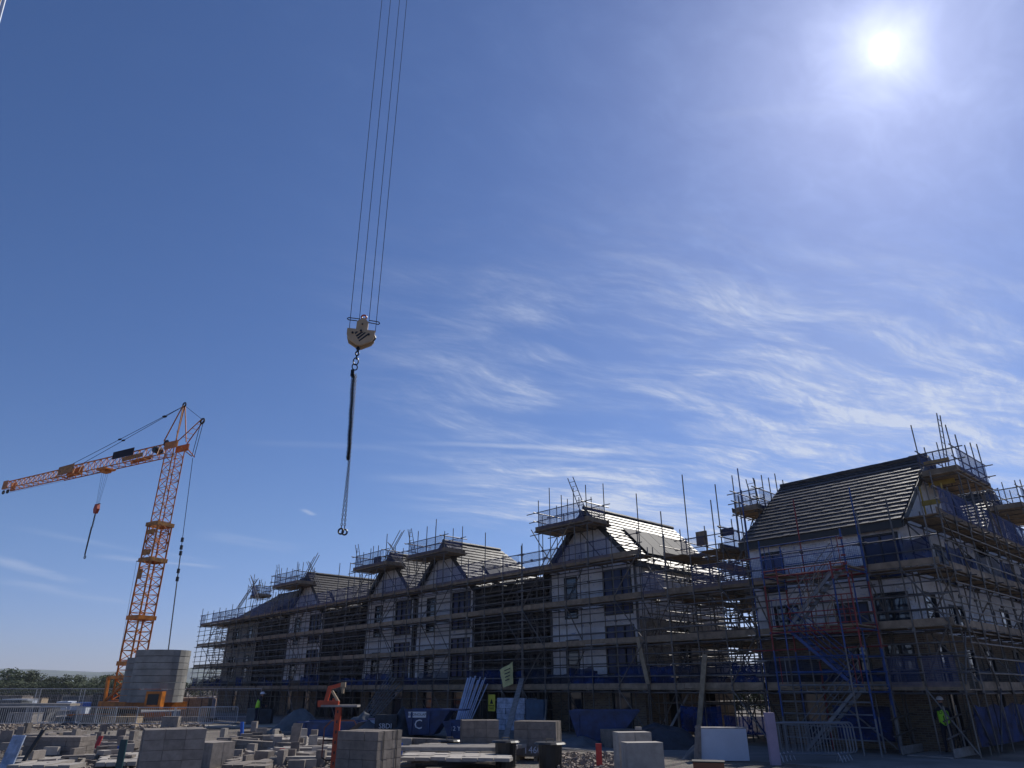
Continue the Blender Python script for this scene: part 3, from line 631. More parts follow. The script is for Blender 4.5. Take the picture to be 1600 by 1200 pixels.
def run(t, P, s0, s1, levels=(2, 4, 6, 8), bay=2.1, ta=0.0, tb=1.2, top=1.5, rails=(.5, 1.0), extra=0, guards=(8,), nets=(2,), deck=True, zbase=0, mix=None, boards_at=None, tall=.2, inner_top=.3, maxz=None):
    bay *= .8; n = max(1, round((s1-s0)/bay)); xs = [s0+(s1-s0)*i/n for i in range(n+1)]; cps = []; zt = levels[-1]
    for i, s in enumerate(xs):
        h = zt+top+rnd.uniform(-.35, .35)+(1.3 if rnd.random() < tall else 0); lean = rnd.uniform(-.03, .03)
        m = steel if not mix else rnd.choice(mix)
        bar('standard', P(s, ta, zbase), P(s+lean, ta, h), TD, m, t); bar('standard', P(s+.05, tb, zbase), P(s+.05+lean, tb, zt+inner_top+rnd.uniform(0, .5)), TD, steel, t)
        for z in levels:
            bar('transom', P(s+.08, ta-.25, z-.09), P(s+.08, tb+.18, z-.09), TD, steel, t); cps.append(P(s, ta, z-.12)); cps.append(P(s, ta, z+1.0))
    for z in levels:
        lev = [z-.15]+[z+r+rnd.uniform(-.03, .03) for r in rails]+([z+1.45+rnd.uniform(-.06, .06)] if z < levels[-1] else [])
        for zz in lev:
            x = s0-.3
            while x < s1-.2:
                x2 = min(x+rnd.choice((4.2, 6.3, 6.3)), s1+.35); 
                bar('ledger' if zz < z else 'guard_rail', P(x, ta-.055 if zz > z else ta+.055, zz), P(x2, ta-.055 if zz > z else ta+.055, zz+rnd.uniform(-.02, .02)), TD, steel if not mix or rnd.random() < .5 else rnd.choice(mix), t); x = x2-.1
        bar('ledger', P(s0-.2, tb+.055, z-.15), P(s1+.2, tb+.055, z-.15), TD, steel, t)
        if z < levels[-1]:
            for zz in (z+.62, z+1.15): bar('inner_rail', P(s0-.2, tb-.05, zz), P(s1+.2, tb-.05, zz+rnd.uniform(-.04, .04)), TD, steel, t)
        if extra:
            for e in range(extra): zz = z-.6-.45*e; bar('guard_rail', P(s0-.2, tb-.06, zz), P(s1+.2, tb-.06, zz), TD, steel, t)
        if deck:
            x = s0-.15
            while x < s1:
                x2 = min(x+3.9, s1+.15)
                for k in range(5): beam('deck_board', P(x, ta+.12+k*.235, z-.03+rnd.uniform(0, .008)), P(x2, ta+.12+k*.235, z-.03), .222, .038, board_m, t)
                beam('toe_board', P(x, ta+.035, z+.115), P(x2-.02, ta+.035, z+.115+rnd.uniform(-.012, .012)), .038, .225, board_m, t); x = x2
    for i in range(n):
        for z in levels:
            if z in guards and rnd.random() < .85: guard(t, P(xs[i]+.08, ta-.10, z+.05), P(xs[i+1]-.08, ta-.10, z+.05))
            if z in nets and rnd.random() < .85: net(t, P(xs[i]+.02, ta+.09, z+.24), P(xs[i+1]-.02, ta+.09, z+.24), .78)
    for i in range(0, n, 4):
        j = min(n, i+1); zs = [zbase]+list(levels)
        for k in range(len(zs)-1):
            a, b_ = (xs[i], xs[j]) if k % 2 == 0 else (xs[j], xs[i]); bar('brace', P(a, ta-.08, zs[k]+.1), P(b_, ta-.08, zs[k+1]), TD, steel, t)
    for i in range(0, n+1, 3):
        zs = [zbase]+list(levels)
        for k in range(len(zs)-1): bar('brace', P(xs[i]-.07, ta if k % 2 else tb, zs[k]+.15), P(xs[i]-.07, tb if k % 2 else ta, zs[k+1]-.2), TD, steel, t)
    coupler_mb(t, cps); return xs
FP = lambda s, t_, z: W(s, t_, z)
def tower(t, P, s0, s1, t0, t1, z, ladder_s, ladder_t=None, nb=5):
    """raised platform at a gable peak"""
    for i in range(nb):
        s = s0+(s1-s0)*i/(nb-1)
        for tt in (t0, t1): bar('standard', P(s, tt, z-2.2), P(s+rnd.uniform(-.03, .03), tt, z+1.25+rnd.uniform(0, 1.1)), TD, steel, t)
        bar('transom', P(s+.06, t0-.3, z-.08), P(s+.06, t1+.3, z-.08), TD, steel, t)
    for tt in (t0, t1):
        for zz in (z-.14, z+.55, z+1.05): bar('guard_rail', P(s0-.45, tt-.05, zz), P(s1+rnd.uniform(.3, .9), tt-.05, zz+rnd.uniform(-.05, .05)), TD, steel, t)
    for s in (s0, s1):
        for zz in (z+.5, z+1.0): bar('guard_rail', P(s, t0-.4, zz), P(s, t1+.4, zz), TD, steel, t)
    k = int((t1-t0+.2)/.235)
    for i in range(k+1): beam('deck_board', P(s0-.2, t0+i*.235, z), P(s1+.2, t0+i*.235, z), .222, .038, board_m, t)
    for tt in (t0-.05, t1+.1): beam('toe_board', P(s0-.2, tt, z+.13), P(s1+.2, tt, z+.13), .038, .225, board_m, t)
    for s in (s0-.1, s1+.1): beam('toe_board', P(s, t0, z+.13), P(s, t1, z+.13), .038, .225, board_m, t)
    guard(t, P(s0+.1, t0-.1, z+.05), P((s0+s1)/2, t0-.1, z+.05)); guard(t, P((s0+s1)/2, t0-.1, z+.05), P(s1-.1, t0-.1, z+.05)); guard(t, P(s1, t0, z+.05), P(s1, t1, z+.05)); guard(t, P(s0, t0, z+.05), P(s0, t1, z+.05)); guard(t, P(s0+.1, t1+.1, z+.05), P(s1-.1, t1+.1, z+.05))
    bar('brace', P(s1, t0, z-2.1), P((s0+s1)/2, t0, z-.1), TD, steel, t); bar('brace', P(s0, t1, z-2.1), P((s0+s1)/2, t1, z-.1), TD, steel, t)
def ladder(label, p, q, w, side, m=steel, group='pole ladders on the scaffolding'):
    t = thing('ladder', label, 'ladder', p, group); p, q = Vector(p), Vector(q); sd = Vector(side).normalized()*w/2
    bar('stile', p-sd, q-sd, .05, m, t); bar('stile', p+sd, q+sd, .05, m, t); n = int((q-p).length/.28)
    for i in range(1, n): c = p+(q-p)*i/n; bar('rung', c-sd, c+sd, .03, m, t)

S1 = thing('scaffolding', 'scaffolding with grey tubes in front of the solar-panelled gabled house', 'scaffolding', W(17.3, 0), 'scaffolding round the houses')
run(S1, FP, 12.9, 21.1, bay=2.05, tall=.25, top=1.4)
run(S1, lambda s, t_, z: W(13.9-t_, s, z), 1.8, 9.6, ta=1.25, tb=.15, bay=2.2, guards=(), nets=(), extra=1)
tower(S1, FP, 15.9, 19.5, -.25, 1.2, 10.05, 17)
for a, b_ in ((19.0, 16.9), (18.4, 20.0)): bar('brace', W(a, -.3, 8), W(b_, -.35, 10.2), TD, timber, S1)
S2 = thing('scaffolding', 'scaffolding in front of the dark unclad house and the joined pair of gables', 'scaffolding', W(30, 0), 'scaffolding round the houses')
run(S2, FP, 21.2, 40.4, bay=2.0, extra=1)
run(S2, lambda s, t_, z: W(s, t_+1.7, z), 21, 26.6, ta=0, tb=.8, bay=1.4, guards=(), nets=(), deck=False, extra=2, top=-1.2, tall=0)
tower(S2, FP, 28.2, 32.2, -.25, 1.2, 10.1, 30); tower(S2, FP, 35.1, 39.2, -.25, 1.2, 10.1, 37)
S3 = thing('scaffolding', 'scaffolding before the lone gabled house and the far hip-roofed house, running past the left end', 'scaffolding', W(55, 0), 'scaffolding round the houses')
run(S3, FP, 40.5, 70.2, bay=1.95, extra=1)
run(S3, lambda s, t_, z: W(s, t_+1.7, z), 40.2, 46.2, ta=0, tb=.8, bay=1.4, guards=(), nets=(), deck=False, extra=2, top=-1.2, tall=0)
run(S3, lambda s, t_, z: W(s, t_+1.7, z), 53.2, 59, ta=0, tb=.8, bay=1.4, guards=(), nets=(), deck=False, extra=2, top=-1.2, tall=0)
tower(S3, FP, 48.6, 53.0, -.25, 1.2, 10.15, 50); tower(S3, lambda s, t_, z: W(s, t_+2, z), 61.5, 63, 0, 1.2, 10.4, 62, nb=2)
S3b = thing('scaffolding', 'open scaffolding returning round the far left end wall', 'scaffolding', W(69, 3), 'scaffolding round the houses')
run(S3b, lambda s, t_, z: W(70.2-t_, s, z), 1.9, 9.6, bay=1.9, guards=(8,), nets=(2,)); run(S3b, lambda s, t_, z: W(67.3-t_, s, z), 1.9, 9.6, bay=1.9, guards=(), nets=(), deck=False, tb=.3, top=.3, tall=0)
def rakers(t, uc, v, n, up=1.9, sp=.28):
    for i in range(n):
        bar('raker_pole', W(uc+2.2+i*sp, v+.0, 9.3), W(uc-1.0+i*sp, v+.1, 11.7+up*.45+rnd.uniform(-.15, .25)), TD, steel, t)
    for i in range(n-1): bar('raker_pole', W(uc-1.9-i*sp, v-.08, 9.6), W(uc+.9-i*sp, v-.05, 12.0+rnd.uniform(-.2, .3)), TD, steel, t)
rakers(S2, 35.8, .9, 3); rakers(S3, 48.6, .9, 4); rakers(S3, 60.6, .9, 4, up=0)
S4 = thing('scaffolding', 'scaffolding bridging the open gap between the terrace and the corner house', 'scaffolding', W(10.5, 0), 'scaffolding round the houses')
run(S4, FP, 7.2, 12.8, bay=1.85, levels=(2, 4, 6), top=3.9, tall=.5, nets=(2,), guards=(6,), extra=1)
run(S4, lambda s, t_, z: W(8.15+t_, s, z), 1.8, 9.8, ta=1.25, tb=.15, bay=2.0, guards=(8,), nets=(), extra=2)
run(S4, lambda s, t_, z: W(s, t_+3.2, z), 9.6, 12.6, bay=1.5, nets=(), guards=(8,), extra=2, top=1.7)
run(S4, lambda s, t_, z: W(s, t_+8.6, z), 9.0, 13.0, bay=1.4, nets=(), guards=(), extra=2, top=1.2)
tower(S4, lambda s, t_, z: W(8.6+t_, s, z), 4.0, 7.0, -.1, 1.1, 10.05, 5)
S5 = thing('scaffolding', 'scaffolding round the corner house with tan boards and blue sheets at the right', 'scaffolding', W(1, 0), 'scaffolding round the houses')
run(S5, FP, .1, 2.4, bay=1.15, levels=(2, 4, 6), top=2.6, tall=.3, nets=(6,), guards=(2,))
run(S5, FP, 2.5, 7.1, bay=2.3, levels=(2, 4, 6), top=3.4, tall=.4, nets=(2,), guards=(6,), mix=(steel, steel_b, steel, steel_r))
SD = lambda s, t_, z: W(t_, s, z)
run(S5, SD, 1.5, 26, bay=2.1, levels=(2, 4, 6, 8), nets=(2, 6), guards=(8,), top=1.5, tall=.3)
for v_ in (0.2, 2.4, 4.6, 6.8, 9, 11.2): net(S5, W(.05, v_, .3), W(.05, v_+2.1, .3), 1.25)
tower(S5, SD, 4.6, 8.6, -.15, 1.15, 10.2, 6.5); tower(S5, SD, 13.8, 18.5, -.15, 1.15, 10.2, 15)
for u_ in (2.6, 7.2, 9.3): net(S5 if u_ < 7.2 else S4, W(u_, .05, .35), W(u_+2.0, .05, .35), 1.1)
for z_ in (10.9, 10.0, 8.35, 8.9): beam('yellow_gate_rail', W(.2, 5.2 if z_ > 9.5 else 3.6, z_), W(1.2, 5.2 if z_ > 9.5 else 3.6, z_), .04, .2, board_y, S5)
for s in (.3, 1.1): bar('yellow_gate_post', W(s, 3.6, 8), W(s, 3.6, 9.6), .07, board_y, S5)
# ladders to the gable platforms
ladder('pole ladder standing above the peak platform of the solar-panelled house', W(16.7, .9, 9.9), W(17.9, .75, 13.0), .4, U.to_3d())
ladder('pole ladder at the left of the platform over the right pair gable', W(31.9, .3, 9.3), W(32.8, .1, 12.3), .42, U.to_3d())
ladder('pole ladder at the left of the platform over the left pair gable', W(39.0, .3, 9.3), W(39.9, .1, 12.2), .42, U.to_3d())
ladder('pole ladder at the left of the platform over the lone gabled house', W(52.7, .3, 9.4), W(53.6, .1, 12.3), .42, U.to_3d())
ladder('pole ladder rising above the platform at the corner house peak, tallest on the right', W(.5, 5.6, 9.9), W(.45, 6.3, 13.3), .42, V.to_3d())
ladder('short pole ladder beside the peak platform left of the dark tiled roof', W(8.9, 4.9, 9.2), W(9.4, 5.2, 12.0), .4, U.to_3d())
ladder('short grey ladder against the far hip-roofed house scaffolding', W(62.2, 2.2, 9.8), W(62.3, 2.4, 12.1), .5, U.to_3d())

# stair tower in front of the corner house
ST = thing('stair_tower', 'blue and red framed stair tower climbing in front of the corner house', 'stair tower', W(4, -1.1))
for i, s in enumerate((2.35, 2.9, 5.0, 5.55)):
    for tt in (-1.9, -.25):
        tops = 7.3 if i in (0, 3) else 6.2
        for k, (z, z2) in enumerate(((0, 1.1), (1.1, 3.3), (3.3, 5.6), (5.6, tops))): bar('standard', W(s, tt, z), W(s, tt, z2), .06, (alu, steel_b, steel_r, steel_b)[k] if i % 3 == 0 else (alu, steel, steel_b, steel_r)[k], ST)
for z in (2, 4, 6):
    for tt in (-1.9, -.25):
        cm = steel_r if z in (4, 6) else alu
        for dz in (-.1, .12): bar('ledger', W(2.3, tt, z+dz), W(5.6, tt, z+dz), .045, cm, ST)
        for k in range(7): s = 2.5+k*.5; bar('lattice_strut', W(s, tt, z-.1), W(s, tt, z+.12), .03, cm, ST)
        for dz in (.55, 1.05): bar('guard_rail', W(2.3, tt, z+dz), W(5.6, tt, z+dz), .04, steel_b if z != 4 else steel_r, ST)
    for s in (2.35, 5.55): bar('transom', W(s, -2, z-.1), W(s, -.1, z-.1), .05, steel_b, ST)
    for a, c in ((2.35, 2.9), (5.0, 5.6)):
        for k in range(6): beam('deck_board', W(a, -1.75+k*.26, z+.02), W(c, -1.75+k*.26, z+.02), .24, .04, board_m, ST)
    for s in (2.5, 2.7, 5.15, 5.35): bar('gate_bar', W(s, -1.95, z+.15), W(s, -1.95, z+1.05), .03, rnd.choice((steel_b, alu, steel_r)), ST)
for k in range(4): bar('lower_rail', W(2.4, -1.9, .45+k*.38), W(5.5, -1.9, .45+k*.38), .04, alu, ST)
for k, (z, a, c) in enumerate(((0, 5.0, 2.9), (2, 2.9, 5.0), (4, 5.0, 2.9))):
    mm = steel_b if k == 1 else alu
    for tt in (-1.6, -1.05): beam('stair_string', W(a, tt, z+.05), W(c, tt, z+2.0), .04, .11, mm, ST)
    for tt in (-1.62, -1.03): bar('handrail', W(a, tt, z+.95), W(c, tt, z+2.9), .035, mm, ST); bar('handrail', W(a, tt, z+.5), W(c, tt, z+2.45), .035, mm, ST)
    for i in range(9): q = (i+.5)/9; blk('tread', W(a+(c-a)*q, -1.33, z+.1+1.9*q), (.2, .5, .025), mm, ST, TA)
for k in range(5): blk('gate_plate', W(2.35, -1.98, 5.75+k*.3), (.16, .03, .06), steel_r, ST, TA)
for i in range(26):                                  # cables and straps hanging in the stair tower
    a = W(rnd.uniform(3.2, 4.6), rnd.uniform(-1.9, -.3), rnd.uniform(4.3, 6.3)); bar('hanging_strap', a, a+Vector((rnd.uniform(-.3, .3), 0, -rnd.uniform(.3, .9))), .03, board_m, ST)
# goods on the decks
for i, (u_, v_, z_, sz, m_, lb) in enumerate(((16.9, .7, 2.02, (.5, .4, .8), skipblue, 'blue tub standing on the lowest deck before the solar-panelled house'),
        (16.2, .7, 2.02, (.55, .4, .4), white, 'white box on the lowest deck beside the blue tub'), (14.0, .7, 2.02, (.7, .4, .42), wrap, 'wrapped bundle on the lowest deck right of the white box'),
        (17.8, .6, 8.02, (.4, .3, .35), black, 'small dark case on the upper deck below the nearest gable'), (49.0, .5, 10.2, (.8, .3, .45), frame_m, 'dark board fixed to the platform of the lone gabled house'),
        (36.9, .2, 10.5, (.9, .1, .4), frame_m, 'dark board on the platform of the left pair gable'), (10.0, 3.4, 8.9, (.7, .1, .35), frame_m, 'dark panel on the scaffolding in the gap'),
        (11.4, 3.3, 8.6, (.6, .1, .7), board_m, 'tan panel on the scaffolding in the gap, top left'), (9.4, 3.3, 5.6, (.6, .1, .8), board_m, 'tan panel on the scaffolding in the gap, lower'))):
    tag(MB().box(W(u_, v_, z_+sz[2]/2), sz, TA).build('site_box' if sz[1] > .2 else 'panel', m_), lb, 'box' if sz[1] > .2 else 'panel')
#---PART2---
# ============================================================ ORANGE CRANE
CB = Vector((-26.3, 52, 0)); JD = Vector((-.876, .48, 0)); JN = Vector((.48, .876, 0))
CR = thing('tower_crane', 'orange lattice tower crane with a long jib standing left of the terrace', 'crane', CB)
def lattice(t, A, B, w0, w1, ax, ay, step, m=crane_o, cd=.10, dd=.055, name='mast', cross=True):
    A, B = Vector(A), Vector(B); L_ = (B-A).length; n = max(1, int(L_/step)); c = [(1, 1), (1, -1), (-1, -1), (-1, 1)]
    def p(k, i): f = i/n; h = (w0+(w1-w0)*f)/2; return A+(B-A)*f+ax*c[k][0]*h+ay*c[k][1]*h
    for k in range(4): bar(name+'_chord', p(k, 0), p(k, n), cd, m, t)
    for i in range(n):
        for k in range(4):
            j = (k+1) % 4
            bar(name+'_diagonal', p(k, i) if i % 2 else p(j, i), p(j, i+1) if i % 2 else p(k, i+1), dd, m, t)
            if cross: bar(name+'_rung', p(k, i), p(j, i), dd*.85, m, t)
A45 = (JD+JN).normalized(); B45 = (JN-JD).normalized()
lattice(CR, CB+Z3*1.3, CB+Z3*13.2, 1.15, 1.15, JD, JN, .62, cd=.13, dd=.06, name='outer_mast')
lattice(CR, CB+Z3*11.5, CB+Z3*19.2, .95, .95, JD, JN, .62, cd=.09, dd=.05, name='inner_mast')
for z in (3.6, 6.6, 10.6, 13.2):
    for a, b_ in ((JD, JN), (JN, JD)):
        for s in (-1, 1): beam('mast_collar', CB+Z3*z+a*.66*s-b_*.7, CB+Z3*z+a*.66*s+b_*.7, .08, .28, crane_y if z > 10 else crane_o, CR)
for z in (11.1, 12.6): blk('mast_guide_plate', CB+Z3*z-JN*.63, (.8, .05, .35), crane_y, CR, math.atan2(JD.y, JD.x))
blk('mast_box', CB+Z3*9.6-JN*.62+JD*.3, (.4, .1, .7), crane_y, CR, math.atan2(JD.y, JD.x))
beam('cable_bracket', CB+Z3*10.75, CB+Z3*10.6-JN*.4+JD*1.3, .06, .06, black, CR)
bar('hanging_cable', CB+Z3*10.6-JN*.4+JD*1.3, CB+Z3*1.5+JD*1.4, .02, rope_m, CR)
# head
JR = CB+Z3*19.3
for s in (-1, 1):
    blk('head_plate', JR+JN*.5*s-JD*.1+Z3*.05, (1.5, .08, .55), crane_o, CR, math.atan2(JD.y, JD.x))
    bar('a_frame_leg', JR+JN*.5*s+JD*.9+Z3*.5, CB+Z3*22.8+JD*.05+JN*.08*s, .1, crane_o, CR); bar('a_frame_leg', JR+JN*.45*s-JD*.5+Z3*.5, CB+Z3*22.8+JN*.08*s, .09, crane_o, CR)
    bar('rear_strut', JR+JN*.4*s-JD*.7+Z3*.3, Vector((-23.85, 50.4, 21.0))+JN*.12*s, .09, crane_o, CR); bar('rear_lower_strut', JR+JN*.4*s-JD*1.0-Z3*.2, Vector((-24.15, 50.6, 18.1))+JN*.12*s, .08, crane_o, CR)
    bar('rear_tie_rope', Vector((-23.85, 50.4, 21.0))+JN*.1*s, Vector((-24.15, 50.6, 18.1))+JN*.1*s, .045, rope_m, CR)
for k in range(4): f = (k+1)/5; q = (JR-JD*.7+Z3*.3).lerp(Vector((-23.85, 50.4, 21.0)), f); bar('strut_rung', q-JN*.36*(1-f)-JN*.1, q+JN*.36*(1-f)+JN*.1, .04, crane_o, CR)
bar('a_frame_rung', JR+JN*.4+JD*.7+Z3*1.2, JR-JN*.4-JD*.3+Z3*1.2, .04, crane_o, CR)
b = MB(); b.torus(CB+Z3*22.9, JD, Z3, .17, .06); b.build('head_pulley', black, CR)
b = MB(); b.torus(Vector((-23.85, 50.4, 20.9)), JD, Z3, .2, .07); b.build('rear_pulley', black, CR)
for k, off in enumerate((JD*.75, JD*.2-JN*.5)): b = MB(); b.torus(JR+JD*1.0+Z3*.45-JN*(.2-.4*k), JD, Z3, .2, .09); b.build('guide_pulley', black, CR)
bar('tie_rope', CB+Z3*22.85, Vector((-23.85, 50.4, 21.0)), .035, rope_m, CR)
# jib: triangular section, root part deeper than the folding outer part
def jib(s0, s1, h, w, step, zt, nm):
    q = lambda s, k: JR+JD*s+((JN*w/2 if k == 0 else -JN*w/2)+Z3*(zt-h) if k < 2 else Z3*zt)
    for k in (0, 1, 2): bar(nm+'_chord', q(s0, k), q(s1, k), .09 if k < 2 else .11, crane_o, CR)
    n = int((s1-s0)/step)
    for i in range(n):
        a, b_ = s0+(s1-s0)*i/n, s0+(s1-s0)*(i+1)/n; m_ = (a+b_)/2
        for k in (0, 1): bar(nm+'_diagonal', q(a, k), q(m_, 2), .05, crane_o, CR); bar(nm+'_diagonal', q(m_, 2), q(b_, k), .05, crane_o, CR)
        bar(nm+'_lacing', q(a, 0), q(b_, 1) if i % 2 else q(a, 1), .045, crane_o, CR); bar(nm+'_lacing', q(a, 0), q(a, 1), .045, crane_o, CR)
jib(.7, 15.2, 1.0, .85, .85, .5, 'jib'); jib(14.6, 23.6, .82, .75, .75, .42, 'outer_jib')
for s in (-1, 1):
    beam('joint_plate', JR+JD*12.7+JN*.42*s+Z3*.1, JR+JD*14.9+JN*.42*s+Z3*.05, .05, .75, crane_y, CR)
    beam('jib_end_plate', JR+JD*22.9+JN*.36*s, JR+JD*23.7+JN*.36*s, .05, .75, crane_o, CR)
    beam('winch_plate', JR+JD*3.4+JN*.4*s-Z3*.15, JR+JD*6.0+JN*.4*s-Z3*.2, .04, .35, crane_y, CR)
bar('winch_drum', JR+JD*2.2-JN*.35+Z3*.1, JR+JD*2.2+JN*.35+Z3*.1, .5, black, CR)
for s in (23.3, 24.0): b = MB(); b.torus(JR+JD*s-Z3*.55, JD, Z3, .15, .06); b.build('end_pulley', black, CR)
for s in (-1, 1):
    P1, P2 = CB+Z3*22.8, JR+JD*13.2+JN*.28*s+Z3*.55; bar('jib_tie', P1, P2, .04, rope_m, CR)
    for f in (.17, .56): blk('tie_link', P1.lerp(P2, f), (.3, .12, .1), rope_m, CR, math.atan2(JD.y, JD.x))
bar('trolley_rope', JR+JD*9-Z3*.75, JR+JD*23.5-Z3*.7, .02, rope_m, CR)
bl = blk('sign_board', JR+JD*5.9-JN*.5+Z3*.28, (2.7, .04, .62), navy, CR, math.atan2(JD.y, JD.x))
# trolley, hook block, chain
TP = JR+JD*8.6-Z3*.6
blk('trolley', TP, (1.3, .9, .12), crane_o, CR, math.atan2(JD.y, JD.x)); blk('trolley_frame', TP-Z3*.14, (.7, .6, .18), crane_o, CR, math.atan2(JD.y, JD.x))
HB = CB+JD*8.6+Z3*15.4
for a in (-.28, -.1, .12, .3): bar('hoist_rope', TP+JD*a*1.6-Z3*.15, HB+JD*a*.6+Z3*.35, .018, rope_m, CR)
b = MB(); b.prism([HB+JD*x-JN*.12+Z3*z for x, z in ((-.16, .4), (.16, .4), (.26, 0), (.12, -.35), (-.12, -.35), (-.26, 0))], JN*.24); b.build('hook_block', orange, CR)
bar('block_bar', HB+JD*.35+Z3*.42, HB-JD*.35+Z3*.42, .07, black, CR)
CH = thing('lifting_chain', 'dark chain sling hanging from the orange crane hook', 'chain', HB-Z3*3.9)
b = MB()
for i in range(7): b.torus(HB-Z3*(.45+i*.16), JD if i % 2 else JN, Z3, .09, .03, .6, 8, 5)
b.build('chain_links', chain_m, CH, kind='stuff'); bar('chain_strand', HB-Z3*1.45+JD*.02, HB-Z3*3.75+JD*.05, .07, chain_m, CH); bar('chain_strand', HB-Z3*1.45-JN*.08, HB-Z3*3.7-JN*.08, .05, chain_m, CH)
b = MB(); b.torus(HB-Z3*3.85, JD, Z3, .11, .035); b.build('chain_hook', chain_m, CH)
# base, slewing frame, ballast
ang = math.atan2(JD.y, JD.x)
for dx in (-2.3, 2.3):
    for dy in (-2.3, 2.3): beam('outrigger', CB+Z3*.35, CB+Vector((dx, dy, .35)), .3, .3, crane_o, CR); blk('foot_pad', CB+Vector((dx, dy, .1)), (.7, .7, .2), timber, CR)
blk('slewing_platform', CB-JD*1.9+Z3*1.0, (6.4, 2.0, .45), crane_o, CR, ang); blk('slewing_ring', CB+Z3*.62, (1.6, 1.6, .3), black, CR, ang)
for s in (-1, 1):
    beam('foot_frame', CB+JN*.75*s+JD*1.0+Z3*1.2, CB+JN*.75*s+JD*1.15+Z3*2.75, .16, .2, crane_o, CR); beam('foot_frame', CB+JN*.75*s+JD*1.15+Z3*2.7, CB+JN*.75*s-JD*1.0+Z3*2.75, .12, .2, crane_o, CR)
    beam('foot_frame', CB+JN*.75*s+JD*.9+Z3*1.3, CB+JN*.75*s-JD*1.2+Z3*2.6, .1, .14, crane_o, CR); blk('side_plate', CB-JD*1.6+JN*.8*s+Z3*1.9, (1.7, .06, 1.2), crane_o, CR, ang)
def slab_pts(c, r1, r2, ch, z): 
    o = []
    for k, (sx, sy) in enumerate(((1, 1), (-1, 1), (-1, -1), (1, -1))):
        for q in range(5): a = R(90*k+90*q/4); o.append((sx*(r1-ch)+ch*math.cos(a), sy*(r2-ch)+ch*math.sin(a)))
    ax = Vector((math.cos(R(-8)), math.sin(R(-8)), 0)); ay = Vector((-ax.y, ax.x, 0))
    return [c+ax*x+ay*y+Z3*z for x, y in o]
for k in range(8):
    z0 = 1.22+k*.385; b = MB(); b.prism(slab_pts(Vector((-22.6, 48.5, 0)), 1.62+.012*(k % 2), 1.3, 1.15, z0), Z3*.36); b.build('ballast_block', ballast_m, CR)
for k in range(7):
    z0 = 1.22+k*.385; b = MB(); b.prism(slab_pts(Vector((-24.5, 50.3, 0)), 1.1, .75, .4, z0), Z3*.36); b.build('ballast_block', ballast_m, CR)
b = MB(); b.box(Vector((-21.9, 46.95, 1.38)), (1.05, .4, .95), R(-8)); b.build('control_cabinet', crane_o, CR)
b = MB(); b.box(Vector((-21.93, 46.75, 1.4)), (.72, .06, .6), R(-8)); b.build('cabinet_opening', black, CR)
RT = Vector((-24.15, 50.6, 18.0)); RB = Vector((-22.3, 48.4, 4.2)); bar('back_tie', RT, RT.lerp(RB, .52), .045, rope_m, CR); bar('back_tie_rod', RT.lerp(RB, .52), RB, .085, steel, CR)
for f in (.46, .5, .53, .62, .66): blk('tie_joint', RT.lerp(RB, f), (.15, .15, .3), chain_m, CR)

# ============================================================ NEAR HOOK BLOCK AND CHAIN SLING
HX, HY = -3.47, 14.25; Xr = Vector((.985, .17, 0)); Yr = Vector((-.17, .985, 0)); HZ = 9.38; HC = Vector((HX, HY, HZ)); K = 1/66
HK = thing('crane_hook_block', 'cream hook block with black hazard stripes hanging on four ropes in the sky', 'hook block', HC-Z3*.35)
def hp(px, py, y=0): return HC+Xr*((px-637)/10*K)+Z3*((530-py)/10*K*1.1)+Yr*y
ck = [hp(*p) for p in ((430, 430), (430, 520), (455, 590), (590, 668), (625, 680), (655, 675), (800, 605), (835, 560), (845, 440))]
for y in (-.13, .07): MB().prism([p+Yr*y for p in ck], Yr*.06).build('cheek_plate', cream, HK)
MB().prism([hp(*p, -.08) for p in ((560, 300), (555, 430), (725, 440), (730, 300), (700, 265), (600, 262))], Yr*.16).build('upper_housing', cream, HK)
b = MB(); b.torus(hp(655, 205), Xr, Z3, .055, .022); b.build('top_shackle', orange, HK)
MB().prism([hp(*p, -.03) for p in ((625, 265), (625, 225), (685, 225), (690, 265))], Yr*.06).build('shackle_lug', cream, HK)
lp = [(560, 285), (430, 280), (410, 262), (430, 245), (600, 252), (735, 262), (880, 275), (900, 295), (885, 315), (735, 298)]
b = MB(); b.path([hp(*p, -.05) for p in lp[:5]], .011); b.build('guide_loop', black, HK); b = MB(); b.path([hp(*p, -.05) for p in lp[5:]], .011); b.build('guide_loop', black, HK)
for st in (((545, 500), (560, 475), (600, 475), (560, 520)), ((565, 535), (640, 475), (675, 475), (582, 560)), ((588, 570), (690, 478), (715, 482), (605, 592)), ((612, 610), (742, 490), (760, 505), (700, 560), (625, 625))):
    MB().prism([hp(*p, -.133) for p in st], Yr*.003).build('hazard_stripe', black, HK)
for c in ((635, 460), (515, 500), (755, 510)): bar('bolt', hp(*c, -.16), hp(*c, .1), .05, black, HK)
bar('bolt', hp(645, 340, -.1), hp(645, 340, .1), .04, black, HK)
for a in (460, 840): b = MB(); b.torus(hp(a+(40 if a < 600 else -40), 520, -.02), Xr, Z3, .07, .03); b.build('sheave', black, HK)
for (x0, y0), dx in (((455, 430), -.03), ((590, 300), -.01), ((735, 300), .01), ((845, 440), .03)): bar('hoist_rope', hp(x0, y0, -.02), hp(x0, y0, -.02)+Z3*22+Xr*dx*4, .014, rope_m, HK)
bar('swivel', hp(612, 670), hp(610, 740), .06, chain_m, HK); bar('swivel_collar', hp(612, 685), hp(612, 705), .10, chain_m, HK)
b = MB(); b.torus(hp(607, 770), Xr, Z3, .05, .018, .7); b.build('hook', chain_m, HK)
SL = thing('chain_sling', 'long dark chain sling with a bundled upper half hanging below the near hook block', 'chain sling', Vector((HX, HY, 5.0)))
